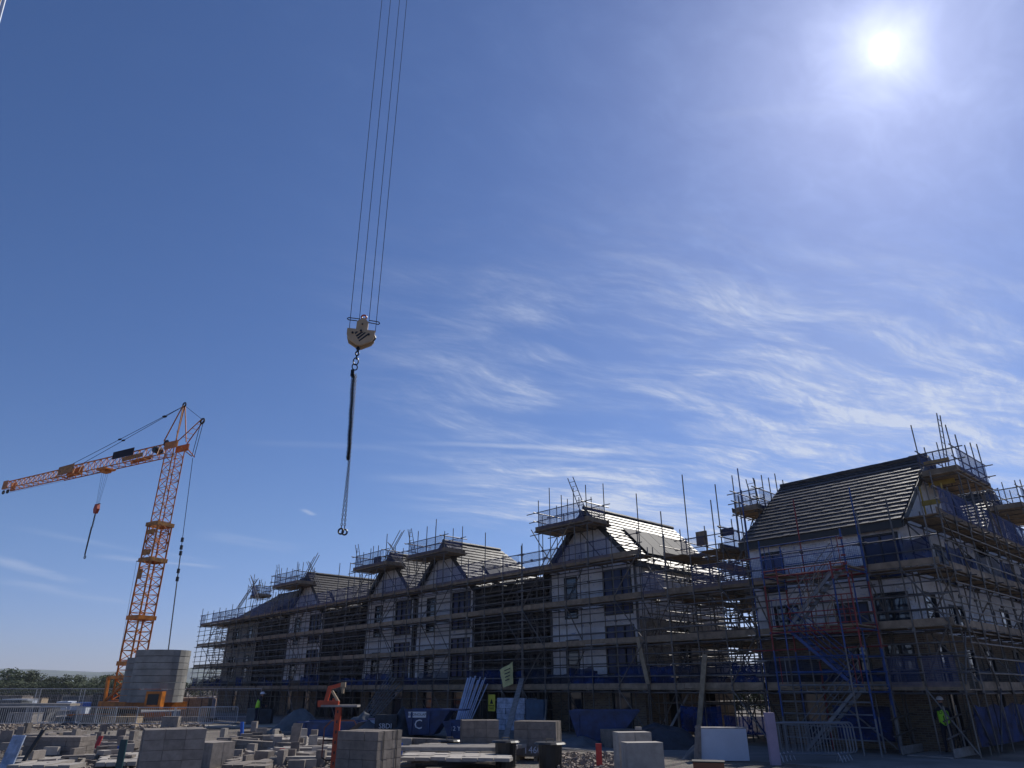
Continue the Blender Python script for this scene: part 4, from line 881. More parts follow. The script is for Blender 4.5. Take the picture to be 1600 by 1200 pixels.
b = MB(); b.torus(hp(602, 825), Yr, Z3, .055, .016, .7); b.build('link', chain_m, SL)
b = MB(); b.torus(hp(598, 890), Xr, Z3, .09, .014, .62); b.build('master_link', chain_m, SL)
b = MB(); b.torus(hp(590, 975), (Xr+Yr*.5), Z3, .075, .014, .85); b.build('master_link', chain_m, SL)
b = MB()
for q in range(7): b.box(hp(575+rnd.uniform(-25, 35), 1040+q*9, rnd.uniform(-.03, .03)), (.05, .04, .07), rnd.random()*3)
o = b.build('shortening_hooks', chain_m, SL); o['kind'] = 'stuff'
def chain(P, Q, sag=.0, link=.062, name='chain_strand', th=.0075, wob=0.0):
    P, Q = Vector(P), Vector(Q); n = int((Q-P).length/(link*.78)); b = MB(); d = (Q-P).normalized()
    for i in range(n): c = P.lerp(Q, (i+.5)/n)+Xr*wob*math.sin(i*.6); b.torus(c, Xr if i % 2 else Yr, d, link/2, th, .6, 6, 4)
    o = b.build(name, chain_m, SL); return o
top = hp(590, 1075); 
z_mid = HC+Z3*(-2.92); base = HC+Z3*(-4.37)
for k, (a, c, n_) in enumerate(((-.045, -.02, 0), (-.02, .0, 0), (.0, .015, 0), (.012, -.005, 0))): chain(top+Xr*a+Yr*.01*k, z_mid+Xr*(c-.02)+Yr*.01*k, wob=.004)
chain(top+Xr*.045, base+Xr*.045); chain(z_mid+Xr*.0, base+Xr*-.02); chain(top+Xr*.0, z_mid, wob=.003)
for a in (-.02, .05): b = MB(); b.torus(base+Xr*a-Z3*.07+Yr*a, Xr, Z3, .055, .018, .9); b.build('sling_hook', chain_m, SL)

# ============================================================ THINGS ON THE GROUND
def block_pack(pos, rz, nx, ny, nz, bs, m, label, pallet=True, group='packs of blocks and slabs', wrapm=None, z0=None, gap=.006):
    t = thing('block_pack', label, 'pack of blocks', pos, group); p = Vector(pos); zb = p.z+(.14 if pallet else 0) if z0 is None else z0; mr = Matrix.Rotation(rz, 3, 'Z')
    for i in range(nx):
        for j in range(ny):
            for k in range(nz):
                if 0 < i < nx-1 and 0 < j < ny-1 and k < nz-1: continue
                c = Vector(((i-(nx-1)/2)*bs[0], (j-(ny-1)/2)*bs[1], 0)); blk('block', p.xy.to_3d()+mr@(c+Vector((rnd.uniform(-.004, .004), rnd.uniform(-.006, .006), 0)))+Z3*(zb+(k+.5)*bs[2]), (bs[0]-gap, bs[1]-gap, bs[2]-gap), m, t, rz+rnd.uniform(-.008, .008))
    if ny > 2 and nz > 2:
        w, d, h_ = nx*bs[0]+.02, ny*bs[1]+.02, nz*bs[2]
        for y in (-.27, .27):
            for sg_, q_ in ((-1, 0), (1, 0)): blk('strap', p.xy.to_3d()+mr@Vector((sg_*w/2, y*d, 0))+Z3*(zb+h_/2), (.006, .02, h_), frame_m, t, rz)
            blk('strap', p.xy.to_3d()+mr@Vector((0, y*d, 0))+Z3*(zb+h_+.004), (w, .02, .006), frame_m, t, rz)
    if pallet:
        w, d = nx*bs[0], ny*bs[1]
        for y in (-.4, 0, .4):
            for x in (-.42, 0, .42): blk('pallet_foot', p+mr@Vector((x*w, y*d, .05)), (.1, .12, .1), timber, t, rz)
        for q in range(5): blk('pallet_slat', p+mr@Vector((0, (q-2)/4*d*.9, .12)), (w, .1, .022), timber, t, rz)
    return t
P = gp(263, 1198); P = at(263, 1197, 18.6); P.z = 0
block_pack(P, R(28), 3, 5, 5, (.44, .215, .215), conc, 'tall grey block pack nearest the camera, left of centre bottom', z0=.06)
P = at(575, 1197, 19.6); P.z = 0
block_pack(P, R(-24), 3, 5, 5, (.40, .215, .205), conc_d, 'tall grey block pack with gridded joints right of the orange post', z0=.02)
block_pack(gp(748, 1186), R(8), 3, 4, 4, (.38, .215, .24), conc_d, 'brownish block pack left of the black lidded tub')
block_pack(gp(841, 1187), R(-14), 3, 4, 4, (.44, .215, .235), conc_d, 'block pack with 460 sprayed in white on its lower blocks')
text('spray_number', '460', .26, gp(836, 1187)+Vector((-.02, -.62, .30)), (1, -.2, 0), (0, 0, 1), wtext, D.objects['block_pack.003']); text('spray_number', '1', .3, gp(821, 1187)+Vector((0, -.58, .30)), (1, -.2, 0), (0, 0, 1), wtext, D.objects['block_pack.003'])
block_pack(gp(88, 1188), R(-4), 4, 2, 4, (.44, .40, .13), conc_d, 'wide low slab pack on a pallet at the lower left')
block_pack(gp(329, 1197), R(-28), 6, 2, 1, (.14, .40, .62), conc, 'pack of upright slabs with gaps just right of the nearest tall pack', pallet=False)
block_pack(at(990, 1196, 20.2).xy.to_3d(), R(10), 2, 2, 1, (.44, .25, .98), conc_l, 'taller rear column of the pale slab pack beside the red marker post', pallet=False)
block_pack(at(1005, 1196, 19.3).xy.to_3d(), R(10), 1, 3, 1, (.92, .16, .80), conc_l, 'lower front column of the pale slab pack beside the red marker post', pallet=False)
tag(MB().box(gp(985, 1196)+Vector((.05, -1.5, 1.02)), (.16, .1, .07), .1).build('concrete_block', conc_l), 'small pale block lying on top of the pale slab pack', 'block')
block_pack(gp(970, 1167), R(20), 3, 2, 2, (.42, .40, .3), conc_d, 'dim block stack at the right foot of the blue skip', pallet=False)
block_pack(gp(700, 1178), R(-5), 3, 1, 2, (.44, .3, .16), conc_d, 'dark low block stack near the flat sheet, left of the brownish pack', pallet=False)
block_pack(gp(265, 1139), R(5), 4, 1, 1, (.22, .4, .62), conc, 'upright slabs standing between the barriers and the nearest tall pack', pallet=False)

# foundation walls: low runs of blocks
def block_run(a, b_, h, label, m=conc, w=.3, bl=.44, group='low foundation walls of blocks', ragged=.25):
    a, b_ = Vector(a), Vector(b_); t = thing('block_wall', label, 'low wall', a, group); d = b_-a; n = max(1, int(d.length/bl)); rz = math.atan2(d.y, d.x); lv = max(1, round(h/.2))
    for k in range(lv):
        for i in range(n):
            if k == lv-1 and i and rnd.random() < ragged: continue
            blk('block', a+d*(i+.5)/n+Z3*(k+.5)*h/lv+Vector((rnd.uniform(-.01, .01), rnd.uniform(-.015, .015), 0)), (d.length/n-.014, w, h/lv-.012), m, t, rz+rnd.uniform(-.02, .02))
    return t
runs = [((360, 1172), (470, 1180), .35, 'low block wall behind the loose slabs right of the upright slab pack'), ((365, 1160), (455, 1156), .22, 'low pale block wall along the road edge left of the orange post'),
        ((440, 1186), (500, 1184), .35, 'broken block wall in front of the pale slab floor'), ((402, 1190), (510, 1196), .3, 'dark lintel-topped wall left of the orange post foot'),
        ((620, 1172), (688, 1176), .42, 'block wall right of the gridded block pack'), ((130, 1158), (205, 1160), .25, 'low block wall behind the slab pack at lower left'),
        ((20, 1170), (60, 1164), .4, 'low block wall at the far lower left'), ((40, 1160), (130, 1153), .3, 'long low wall just this side of the pale track'),
        ((150, 1182), (212, 1178), .3, 'low block wall left of the nearest tall pack'), ((140, 1170), (212, 1168), .28, 'block wall behind the leaning blue board'),
        ((372, 1150), (420, 1148), .2, 'short pale wall beside the small blue post')]
for a, c, h, lb in runs: block_run(gp(*a), gp(*c), h, lb, rnd.choice((conc, conc_d, conc)))
# slab floor of blocks in the sun
def flag_floor(c0, c1, c2, nx, ny, label, m=conc_l, z=.12, th=.10):
    a, b_, c = gp(*c0), gp(*c1), gp(*c2); ex = (b_-a)/nx; ey = (c-a)/ny; t = thing('block_floor', label, 'block floor', a, 'block floors')
    rz = math.atan2(ex.y, ex.x)
    for i in range(nx):
        for j in range(ny):
            if rnd.random() < .06: continue
            blk('slab', a+ex*(i+.5)+ey*(j+.5)+Z3*(z+rnd.uniform(-.01, .02)), (ex.length-.02, ey.length*abs((ey.normalized()).dot(Vector((-math.sin(rz), math.cos(rz), 0))))-.02, th), m, t, rz)
flag_floor((418, 1180), (520, 1176), (440, 1160), 9, 8, 'sunlit pale block floor left of the orange post')
flag_floor((625, 1206), (800, 1210), (640, 1190), 7, 6, 'sunlit pale slabs at the bottom edge right of the gridded pack', z=.3, th=.08)
flag_floor((150, 1203), (215, 1201), (160, 1186), 4, 4, 'pale slabs at the bottom edge left of the nearest tall pack')
flag_floor((20, 1208), (120, 1208), (35, 1190), 5, 4, 'pale slabs at the bottom left corner')
flag_floor((350, 1208), (420, 1208), (358, 1196), 4, 3, 'brownish slabs at the bottom edge right of the upright slab pack', m=conc_d)
for k in range(6): o = tag(MB().box(gp(700+k*5, 1196)+Vector((0, 0, .42+.0*k)), (3.4-.1*k, .16, .10), R(-3)).build('concrete_beam', conc_l), 'long pale concrete beam lying at the bottom edge right of the gridded pack', 'concrete beam', 'long pale beams at the bottom edge') if k < 5 else None; (setattr(o, 'location', o.location+Vector((.1*k, .32*k, 0))) if o else None)
for k, (x, y) in enumerate(((478, 1188), (482, 1192), (492, 1197))): tag(MB().box(gp(x, y)+Z3*(.30-.05*k), (2.0, .3, .09), R(-2)).build('concrete_lintel', conc_l), ('top pale lintel just left of the orange post', 'second pale lintel left of the orange post', 'lowest pale lintel left of the orange post')[k], 'lintel', 'lintels by the orange post')
# loose blocks strewn about
zones = [(0, 210, 1150, 1200, 60), (345, 520, 1150, 1202, 66), (620, 700, 1165, 1200, 14), (140, 215, 1150, 1200, 16)]
wh = lambda x: 'at the lower left' if x < 130 else 'left of the nearest tall pack' if x < 220 else 'left of the orange post' if x < 530 else 'right of the gridded pack'
for x0, x1, y0, y1, n_ in zones:
    for i in range(n_):
        x, y = rnd.uniform(x0, x1), rnd.uniform(y0, y1); s = rnd.choice(((.44, .1, .215), (.44, .215, .1), (.44, .14, .215), (.215, .44, .12), (.8, .15, .14), (.25, .2, .42), (.6, .3, .06)))
        o = MB().box((0, 0, s[2]/2), s).build('concrete_block', rnd.choice((conc, conc, conc_d, conc_l)), origin=Vector((0, 0, 0))); o.location = gp(x, y)+Z3*rnd.choice((0, 0, .1, .2)); o.rotation_euler = (0, 0, rnd.choice((R(-3), R(5), R(80), R(30), rnd.random()*3)))
        kd = {(.44, .1, .215): 'thin block on edge', (.44, .215, .1): 'flat thin block', (.44, .14, .215): 'ordinary block', (.215, .44, .12): 'flat block laid end-on', (.8, .15, .14): 'long narrow lintel piece', (.25, .2, .42): 'upright block', (.6, .3, .06): 'thin flat slab'}[s]
        tag(o, 'loose '+kd+' among others '+wh(x), 'block', 'loose '+kd+' '+wh(x))
# offcuts and marker boards
def stake(px, py, h, w, m, label, lean=(0, 0), th=.05, cat='marker board', d=None):
    p = gp(px, py) if not d else at(px, py, d).xy.to_3d(); b = MB(); b.hexa([p+Vector(q) for q in ((-w/2, 0, 0), (w/2, 0, 0), (w/2, th, 0), (-w/2, th, 0))]+[p+Vector(q)+Vector((lean[0], lean[1], h)) for q in ((-w/2, 0, 0), (w/2, 0, 0), (w/2, th, 0), (-w/2, th, 0))])
    return tag(b.build('marker_board', m), label, cat, 'upright boards and posts among the blocks')
stake(146, 1176, .5, .14, redp, 'red upright board among the blocks at the lower left', (.08, .1))
stake(438, 1192, .38, .13, redp, 'short red post among blocks left of the orange post'); stake(489, 1182, .25, .16, redp, 'low red block end beside the pale floor')
stake(937, 1202, .62, .16, redp, 'red marker post beside the pale slab pack'); stake(655, 1190, .35, .17, redp, 'small red board right of the gridded pack', (-.05, 0))
stake(184, 1204, .78, .17, teal, 'dark teal upright post left of the nearest tall pack', d=20.5); stake(161, 1188, .38, .22, bluep, 'leaning blue board beside the dark teal post', (.42, .1))
stake(377, 1152, .62, .12, bluep, 'small blue post standing by the road left of the orange post', (-.08, 0), .15); stake(624, 1190, .5, .14, bluep, 'blue post against the gridded pack')
stake(455, 1176, .9, .32, conc_d, 'upright dark concrete slab on the left edge of the pale floor', (.12, 0)); stake(458, 1192, .55, .26, conc_d, 'upright grey slab left of the small lintels')
stake(135, 1186, .7, .18, timber_g, 'upright grey slab right of the slab pack on its pallet', (.05, 0)); stake(28, 1202, .95, .1, black, 'dark leaning board at the lower left edge', (.3, .2))
stake(5, 1206, .85, .34, wrap, 'pale blue sheet leaning at the lower left corner', (.05, .2)); stake(4, 1170, .6, .45, conc_d, 'brown block stood on end at the left edge'); stake(440, 1156, .35, .1, frame_m, 'thin dark leaning strip beside a block on the road edge', (-.12, 0))
# black lidded tubs
def tub(px, py, label, r=.30, h=.62):
    p = gp(px, py); t = thing('plastic_tub', label, 'tub', p, 'black lidded tubs'); b = MB(); b.tube(p, p+Z3*h, r*.92, 16, r); b.build('body', blackpl, t)
    b = MB(); b.tube(p+Z3*(h+.005), p+Z3*(h+.05), r*1.35, 16, r*1.2); b.build('lid', blackpl, t)
    b = MB(); b.path([p+Vector((-.1, 0, h+.05)), p+Vector((-.1, 0, h+.12)), p+Vector((.1, 0, h+.12)), p+Vector((.1, 0, h+.05))], .015); b.build('handle', timber, t)
    for k in range(7): blk('rib', p+Vector((r*.96, -.06, .06+k*.07)), (.02, .05, .03), conc_l, t)
tub(790, 1199, 'black lidded tub between the brownish pack and the 460 pack'); tub(860, 1203, 'black lidded tub in front of the 460 pack', .33); tub(702, 1183, 'dark lidded tub left of the brownish pack', .3, .45)
# orange post with jointed arm
OP = at(521, 1197, 20.3); OP.z = 0
t = thing('post_lift', 'orange perforated post with a jointed arm and flat plate on top', 'post lift', OP)
blk('post', OP+Z3*.78, (.14, .13, 1.56), orange, t)
for k in range(6): blk('post_hole', OP+Vector((0, -.067, .25+k*.24)), (.035, .01, .07), black, t)
blk('head_plate', OP+Vector((.05, 0, 1.585)), (.95, .45, .05), timber_g, t); blk('arm', OP+Vector((-.28, 0, 1.66)), (.55, .14, .10), orange, t)
beam('upper_arm', OP+Vector((-.35, 0, 1.70)), OP+Vector((-.28, 0, 2.05)), .08, .10, orange, t); beam('upper_arm', OP+Vector((-.3, 0, 2.02)), OP+Vector((.02, 0, 2.1)), .08, .09, orange, t); beam('brace_arm', OP+Vector((-.02, 0, 1.68)), OP+Vector((-.22, 0, 1.95)), .05, .06, cream, t)
blk('clamp', OP+Vector((.07, 0, 2.1)), (.12, .1, .12), timber, t); blk('clamp', OP+Vector((.07, 0, 1.96)), (.06, .08, .15), timber, t); blk('yellow_latch', OP+Vector((.16, 0, .82)), (.16, .04, .10), crane_y, t); blk('side_bracket', OP+Vector((-.45, 0, 1.62)), (.2, .1, .12), orange, t)
t = thing('tube_handle', 'thin dark hooped tube frame looping behind the orange post', 'tube frame', OP+Vector((-.3, .5, 0)))
b = MB(); b.path([OP+Vector(q) for q in ((-.42, .4, .35), (-.42, .4, 1.05), (-.25, .4, 1.22), (.35, .4, 1.22), (.42, .4, 1.12))], .02); b.build('tube', mat('rusty_tube', (.16, .07, .05), .6), t); b = MB(); b.path([OP+Vector(q) for q in ((-.42, .4, .75), (.3, .4, .75))], .02); b.build('cross_tube', chain_m, t); b = MB(); b.path([OP+Vector(q) for q in ((-.42, .4, .35), (-.3, .4, .28), (-.05, .3, .3))], .02); b.build('cross_tube', chain_m, t)

# skips
def skip(c, ln, wd, h, rz, label, m=skipblue, sl_=.75):
    t = thing('skip', label, 'skip', c, 'builders skips'); mr = Matrix.Rotation(rz, 3, 'Z'); q = lambda x, y, z: Vector(c)+mr@Vector((x, y, z)); wt = .05
    for y in (-wd/2, wd/2-wt): MB().prism([q(x, y, z) for x, z in ((-ln/2, h), (-ln/2+sl_*.35, .1), (ln/2-sl_, .1), (ln/2, h))], mr@Vector((0, wt, 0))).build('side_panel', m, t)
    MB().hexa([q(*p) for p in ((-ln/2+sl_*.35, -wd/2, .1), (ln/2-sl_, -wd/2, .1), (ln/2-sl_, wd/2, .1), (-ln/2+sl_*.35, wd/2, .1), (-ln/2+sl_*.35, -wd/2, .15), (ln/2-sl_, -wd/2, .15), (ln/2-sl_, wd/2, .15), (-ln/2+sl_*.35, wd/2, .15))]).build('floor', m, t)
    for x0, x1 in ((-ln/2, -ln/2+sl_*.35), (ln/2, ln/2-sl_)): MB().hexa([q(x1-.02, -wd/2+wt, .12), q(x1+.03, -wd/2+wt, .12), q(x1+.03, wd/2-wt, .12), q(x1-.02, wd/2-wt, .12), q(x0-.02, -wd/2+wt, h), q(x0+.03, -wd/2+wt, h), q(x0+.03, wd/2-wt, h), q(x0-.02, wd/2-wt, h)]).build('end_panel', m, t)
    for y in (-wd/2-.03, wd/2+.03): beam('rim', q(-ln/2, y, h), q(ln/2, y, h), .07, .07, m, t)
    for x in (-ln/2+.35, ln/2-.95):
        for y in (-wd/2-.04, wd/2+.04): blk('lifting_rib', q(x, y, h*.55), (.08, .07, h*.75), m, t, rz)
    return t, q
sc = gp(668, 1153); t, q = skip(sc+Vector((0, .9, 0)), 2.1, 1.5, 1.12, R(-6), 'dark blue skip with a white name plate and a chalked letter C')
MB().box(q(-.45, -.79, .93), (.82, .02, .24), R(-6)).build('name_plate', wtext, t); text('plate_lettering', 'ECONOLAP', .155, q(-.45, -.806, .93), (math.cos(R(-6)), math.sin(R(-6)), 0), (0, 0, 1), ktext, t)
text('chalk_letter', 'C', .55, q(-.38, -.79, .52), (math.cos(R(-6)), math.sin(R(-6)), 0), (0, 0, 1), wtext, t)
blk('ramp_plate', q(1.1, 0, 1.12), (1.3, 1.4, .05), skipblue, t, R(-6))
sc = gp(952, 1166); t, q = skip(sc+Vector((0, .9, 0)), 2.7, 1.5, 1.2, R(-10), 'plain dark blue skip with a sloping end before the solar-panelled house', sl_=1.0)
sc = gp(728, 1160); t, q = skip(sc+Vector((0, .6, 0)), 1.8, 1.3, .75, R(-8), 'small dark blue skip with white characters behind the brownish pack'); text('skip_lettering', '12 Y', .24, q(-.35, -.7, .5), (math.cos(R(-8)), math.sin(R(-8)), 0), (0, 0, 1), wtext, t)
sc = gp(510, 1158); t, q = skip(sc+Vector((0, .8, 0)), 2.6, 1.5, .7, R(-4), 'low blue skip covered by a sheet behind the orange post')
# heaps
def heap(name, c, rx, ry, h, m, label, cat, seed, kind=None, rough=.25):
    b = MB(); n, k = 26, 9; c = Vector(c)
    for j in range(k+1):
        for i in range(n):
            a = 2*math.pi*i/n; r = 1-j/k; f = 1+.25*noise.noise(Vector((math.cos(a)*1.2+seed, math.sin(a)*1.2, j*.3))); z = h*(1-r**1.6)*(1+rough*noise.noise(Vector((math.cos(a)*r*3+seed, math.sin(a)*r*3, 4))))
            b.v.append(c+Vector((math.cos(a)*rx*r*f, math.sin(a)*ry*r*f, max(0, z+rough*.25*h*noise.noise(Vector((a*3, j*1.1, seed)))) if j else 0)))
    for j in range(k):
        for i in range(n): i2 = (i+1) % n; b.f.append((j*n+i, j*n+i2, (j+1)*n+i2, (j+1)*n+i))
    o = b.build(name, m, smooth=True)
    if kind: o['kind'] = kind; 
    else: tag(o, label, cat)
    return o
heap('sand_heap', gp(905, 1166), 1.3, .8, .32, sackg, 'sand heap coloured dark for shade at the left foot of the plain blue skip', 'heap', 1.1)  # sand given a dark grey colour in place of shade falling on it
heap('sheeted_heap', gp(1040, 1172)+Vector((0, 1, 0)), 1.9, 1.1, .8, sack_d, 'dark sheeted heap right of the plain blue skip', 'heap', 3.1)
heap('sheeted_heap', gp(1092, 1186), .55, .4, .38, sackg, 'small pale crumpled bag left of the white box', 'bag', 5.1)
heap('sheeted_heap', gp(620, 1152)+Vector((0, 1.2, 0)), 1.0, .8, 1.1, sack_d, 'heaped dark bag of rubble left of the ECONOLAP skip', 'heap', 6.3)
heap('sheeted_heap', gp(558, 1150)+Vector((0, 1.2, 0)), 1.0, .8, .95, sackg, 'grey covered stack left of the white open box', 'heap', 8.3)
heap('sheeted_heap', gp(455, 1143)+Vector((0, 1.2, 0)), 1.5, .9, .95, sackg, 'pale sheeted stack behind the low walls, left of the sheet-covered skip', 'heap', 9.3)
o = MB().box(gp(603, 1150)+Vector((0, -.1, .45)), (1.0, .5, .9)).build('builders_bag', sack_d); tag(o, 'dark builders bag printed with white letters', 'bag'); text('bag_lettering', 'SBDI', .3, gp(603, 1150)+Vector((0, -.36, .42)), (1, 0, 0), (0, 0, 1), wtext, None)
tl_ = D.objects['bag_lettering']; tl_.parent = o; tl_.location = tl_.location-o.location
# rubble
b = MB(); ru = random.Random(3)
for zone in ((872, 962, 1180, 1206, 1500, .05), (618, 660, 1158, 1166, 350, .05), (0, 320, 1132, 1142, 900, .09), (0, 215, 1150, 1203, 900, .05), (345, 520, 1150, 1203, 600, .05)):
    for i in range(zone[4]):
        p = gp(ru.uniform(zone[0], zone[1]), ru.uniform(zone[2], zone[3])); s = ru.uniform(.3, 1.4)*zone[5]; b.box(p+Z3*s*ru.uniform(.1, 1.6), (s*ru.uniform(.6, 2), s, s*ru.uniform(.4, 1)), M=Matrix.Rotation(ru.random()*6, 3, 'Z')@Matrix.Rotation(ru.random(), 3, 'X'))
o = b.build('rubble', fdirt, origin=Vector((0, 0, 0))); o['kind'] = 'stuff'

# bundle of foil-wrapped boards, sign, sack, planks, panels against the scaffolding
t = thing('foil_board_bundle', 'bundle of long bluish white boards leaning on the scaffolding', 'boards', W(25.0, -.6))
for i in range(9):
    a = 25.5-i*.16; beam('board', W(a+rnd.uniform(-.03, .03), -1.0, .35), W(a-.12-i*.055, -.3, 2.5+rnd.uniform(-.35, .2)), .14, .05, alu_b, t)
t = thing('safety_sign', 'yellow safety sign with a black figure and two lines of print on the scaffolding', 'sign', W(23.3, -.3, .85))
MB().box(W(23.3, -.3, 1.3), (.56, .02, .82), TA).build('sign_plate', yellow, t)
for s_, z_, sz in (('SCAFFOLD', 1.16, .12), ('TAGS', 1.02, .16)): text('sign_print', s_ if sz > .13 else 'DANGER', sz, W(23.3, -.32, z_), X3, Z3, ktext, t)
b = MB(); b.prism([W(23.3, -.315, 1.25)+X3*x+Z3*z for x, z in ((-.14, 0), (.14, 0), (0, .26))], -Y3*.004); b.build('sign_symbol', ktext, t)
t = thing('yellow_sack', 'pale yellow banner sheet hanging crooked over the lowest rail', 'banner', W(22.0, -.3, 2.0))
bn = MB(); cs = [W(22.85, -.14, 2.95), W(21.75, -.14, 3.35), W(21.55, -.30, 2.25), W(22.35, -.30, 2.05)]
for i in range(9):
    for j in range(9):
        f, g_ = i/8, j/8; p = cs[0].lerp(cs[1], f).lerp(cs[3].lerp(cs[2], f), g_); bn.v.append(p-Y3*(.05*noise.noise(Vector((f*4, g_*4, 2)))+.04*math.sin(f*7)))
for i in range(8):
    for j in range(8): a = i*9+j; bn.f.append((a, a+1, a+10, a+9))
bn.build('sheet', yellow2, t, smooth=True)
for k in range(4): MB().box(W(21.95, -.38, 2.95-k*.17), (.5-.05*k, .01, .05), M=Matrix.Rotation(TA, 3, 'Z')@Matrix.Rotation(R(-14), 3, 'Y')).build('printed_line', ktext, t)
def plank(a, b_, w, th, m, label): p, q = Vector(a), Vector(b_); x = (q-p).normalized(); s = X3*w/2; n_ = x.cross(X3).normalized()*th; return tag(MB().hexa([p-s, p+s, p+s+n_, p-s+n_, q-s, q+s, q+s+n_, q-s+n_]).build('plank', m), label, 'plank', 'loose planks leaning on the scaffolding')
plank(gp(788, 1160), W(20.9, -.3, 2.5), .36, .04, timber_g, 'broad plank leaning from the road up to the lowest deck beside the banner')
plank(W(10.3, -.35, .0), W(9.7, -.1, 3.35), .24, .05, timber, 'tall pale plank standing upright in front of the gap between the blocks')
plank(W(12.7, -.25, 2.2), W(13.3, .0, 4.2), .22, .05, timber, 'plank leaning across the first-floor lift right of the solar-panelled house')
plank(W(19.2, -.5, .0), W(19.4, -.1, 1.5), .28, .04, timber_g, 'plank leaning on the blue board sheet under the lowest deck'); plank(W(11.8, -.3, .3), W(11.4, 1.0, 1.9), .1, .05, timber_g, 'thin pole propped at the ground floor by the gap')
tag(MB().box(W(19.9, -.3, .75), (1.3, .1, 1.5), TA).build('board_sheet', mat('dark_blue_board', (.02, .07, .14), .5, 0, .3, 2)), 'dark blue board sheet standing under the lowest deck', 'board')
t = thing('insulation_stack', 'stack of wrapped pale insulation packs under the lowest deck beside the broad plank', 'stack', W(21.8, .2))
for k in range(6):
    for j in range(3): MB().box(W(21.1+j*.75+rnd.uniform(-.05, .05), .2, .13+k*.26), (.72, .9, .245), TA+rnd.uniform(-.03, .03)).build('wrapped_pack', wrap, t)
t = thing('sheet_box', 'white box panel standing on the road in front of the gap', 'panel box', gp(1135, 1190))
c = gp(1135, 1190); MB().box(c+Vector((0, .25, .45)), (1.42, .5, .86), R(-3)).build('body', white, t); MB().hexa([c+Vector(q) for q in ((-.88, -.05, .0), (-.75, -.05, .0), (-.75, .4, .0), (-.88, .4, .0), (-.72, .0, 1.0), (-.66, .0, 1.0), (-.66, .45, .95), (-.72, .45, .95))]).build('end_board', conc_d, t)
MB().box(c+Vector((.02, .3, .90)), (1.5, .5, .03), R(-3)).build('lid', timber_g, t)
t = thing('timber_box', 'small brown timber edged box at the bottom edge left of the white box', 'box', gp(1108, 1204)); c = gp(1108, 1204); MB().box(c+Vector((0, 0, .1)), (.8, .5, .2), R(-14)).build('body', mat('red_timber', (.22, .09, .05), .7), t); MB().box(c+Vector((0, 0, .22)), (.85, .55, .03), R(-14)).build('lid', frame_m, t)
tag(MB().box(gp(1214, 1196)+Vector((0, .1, .68)), (.26, .2, 1.36), R(-3)).build('insulation_board', pinkish), 'pinkish board standing on end left of the stacked crowd barriers', 'board')
c = gp(581, 1148); t = thing('open_box', 'small white open-topped box before the grey covered stack', 'box', c); MB().hexa([c+Vector(q) for q in ((-.5, 0, .1), (.45, 0, .1), (.45, .6, .1), (-.5, .6, .1), (-.32, 0, .62), (.45, 0, .62), (.45, .6, .62), (-.32, .6, .62))]).build('body', white, t); MB().box(c+Vector((.05, .3, .67)), (.9, .65, .05)).build('lid', pinkish, t)
c = gp(468, 1137); t = thing('hopper', 'dark yellow tapered hopper bin standing left of the pale sheeted stack', 'hopper', c); MB().hexa([c+Vector(q) for q in ((-.3, -.2, .0), (.3, -.2, .0), (.3, .3, .0), (-.3, .3, .0), (-.42, -.3, .6), (.42, -.3, .6), (.42, .4, .6), (-.42, .4, .6))]).build('bin', mat('hopper_yellow', (.20, .17, .05), .6), t); MB().box(c+Vector((0, .05, .63)), (1.0, .8, .05)).build('rim', timber_g, t)
for i, (px, lb) in enumerate(((392, 'grey cabinet behind the last barrier on the road'), (412, 'darker cabinet beside the grey cabinet'))): tag(MB().box(gp(px, 1132)+Vector((0, .3, .45)), (.72, .5, .9-.1*i), 0).build('cabinet', (sackg, sack_d)[i]), lb, 'cabinet')
for i in range(10):
    a = rnd.uniform(33.2, 35.2)
    if i < 4: ladder(('first', 'second', 'third', 'last')[i]+' from the left of the bluish ladders leaning steeply behind the orange post', W(34.9-i*.42, -1.5, .05), W(33.6-i*.42, -.1, 3.0-.3*i), .36, U.to_3d(), alu, 'ladders leaning together')

# crowd barriers
def barrier_meshes():
    b = MB(); w, h, r = 2.3, 1.05, .11; pts = []
    for cx, cz, a0 in ((w/2-r, h-r, 0), (-w/2+r, h-r, 90), (-w/2+r, .22+r, 180), (w/2-r, .22+r, 270)):
        for k in range(4): a = R(a0+k*30); pts.append(Vector((cx+math.cos(a)*r, 0, cz+math.sin(a)*r)))
    pts.append(pts[0]); b.path(pts, .022, 6); f = b
    bars = MB(); 
    for i in range(1, 20): x = -w/2+i*w/20; bars.tube((x, 0, .22), (x, 0, h), .007, 4)
    ft = MB()
    return f, bars, w
f_, b_, _w = barrier_meshes()
bf = D.meshes.new('frame'); bf.from_pydata([tuple(v) for v in f_.v], [], f_.f); bf.materials.append(barrier_m)
vb = MB(); vb.tube((0, 0, .22), (0, 0, 1.05), .009, 4); vme = D.meshes.new('upright_bar'); vme.from_pydata([tuple(v) for v in vb.v], [], vb.f); vme.materials.append(barrier_m)
fm = MB(); fm.tube((0, -.25, .02), (0, 0, .26), .014, 5); fm.tube((0, .25, .02), (0, 0, .26), .014, 5); fme = D.meshes.new('foot'); fme.from_pydata([tuple(v) for v in fm.v], [], fm.f); fme.materials.append(barrier_m)
def barrier(p, rz, label, group, lean=0.0, nb=20, fr=None):
    t = thing('crowd_barrier', label, 'barrier', p, group); t.rotation_euler = (lean, 0, rz)
    def add(nm, me, x): o = D.objects.new(nm, me); COL.objects.link(o); o.parent = t; o.location = (x, 0, 0)
    add('frame', fr or bf, 0)
    for i in range(1, nb): add('bar', vme if not fr else vme2, -1.15+i*2.3/nb)
    for x in (-.85, .85): add('foot', fme, x)
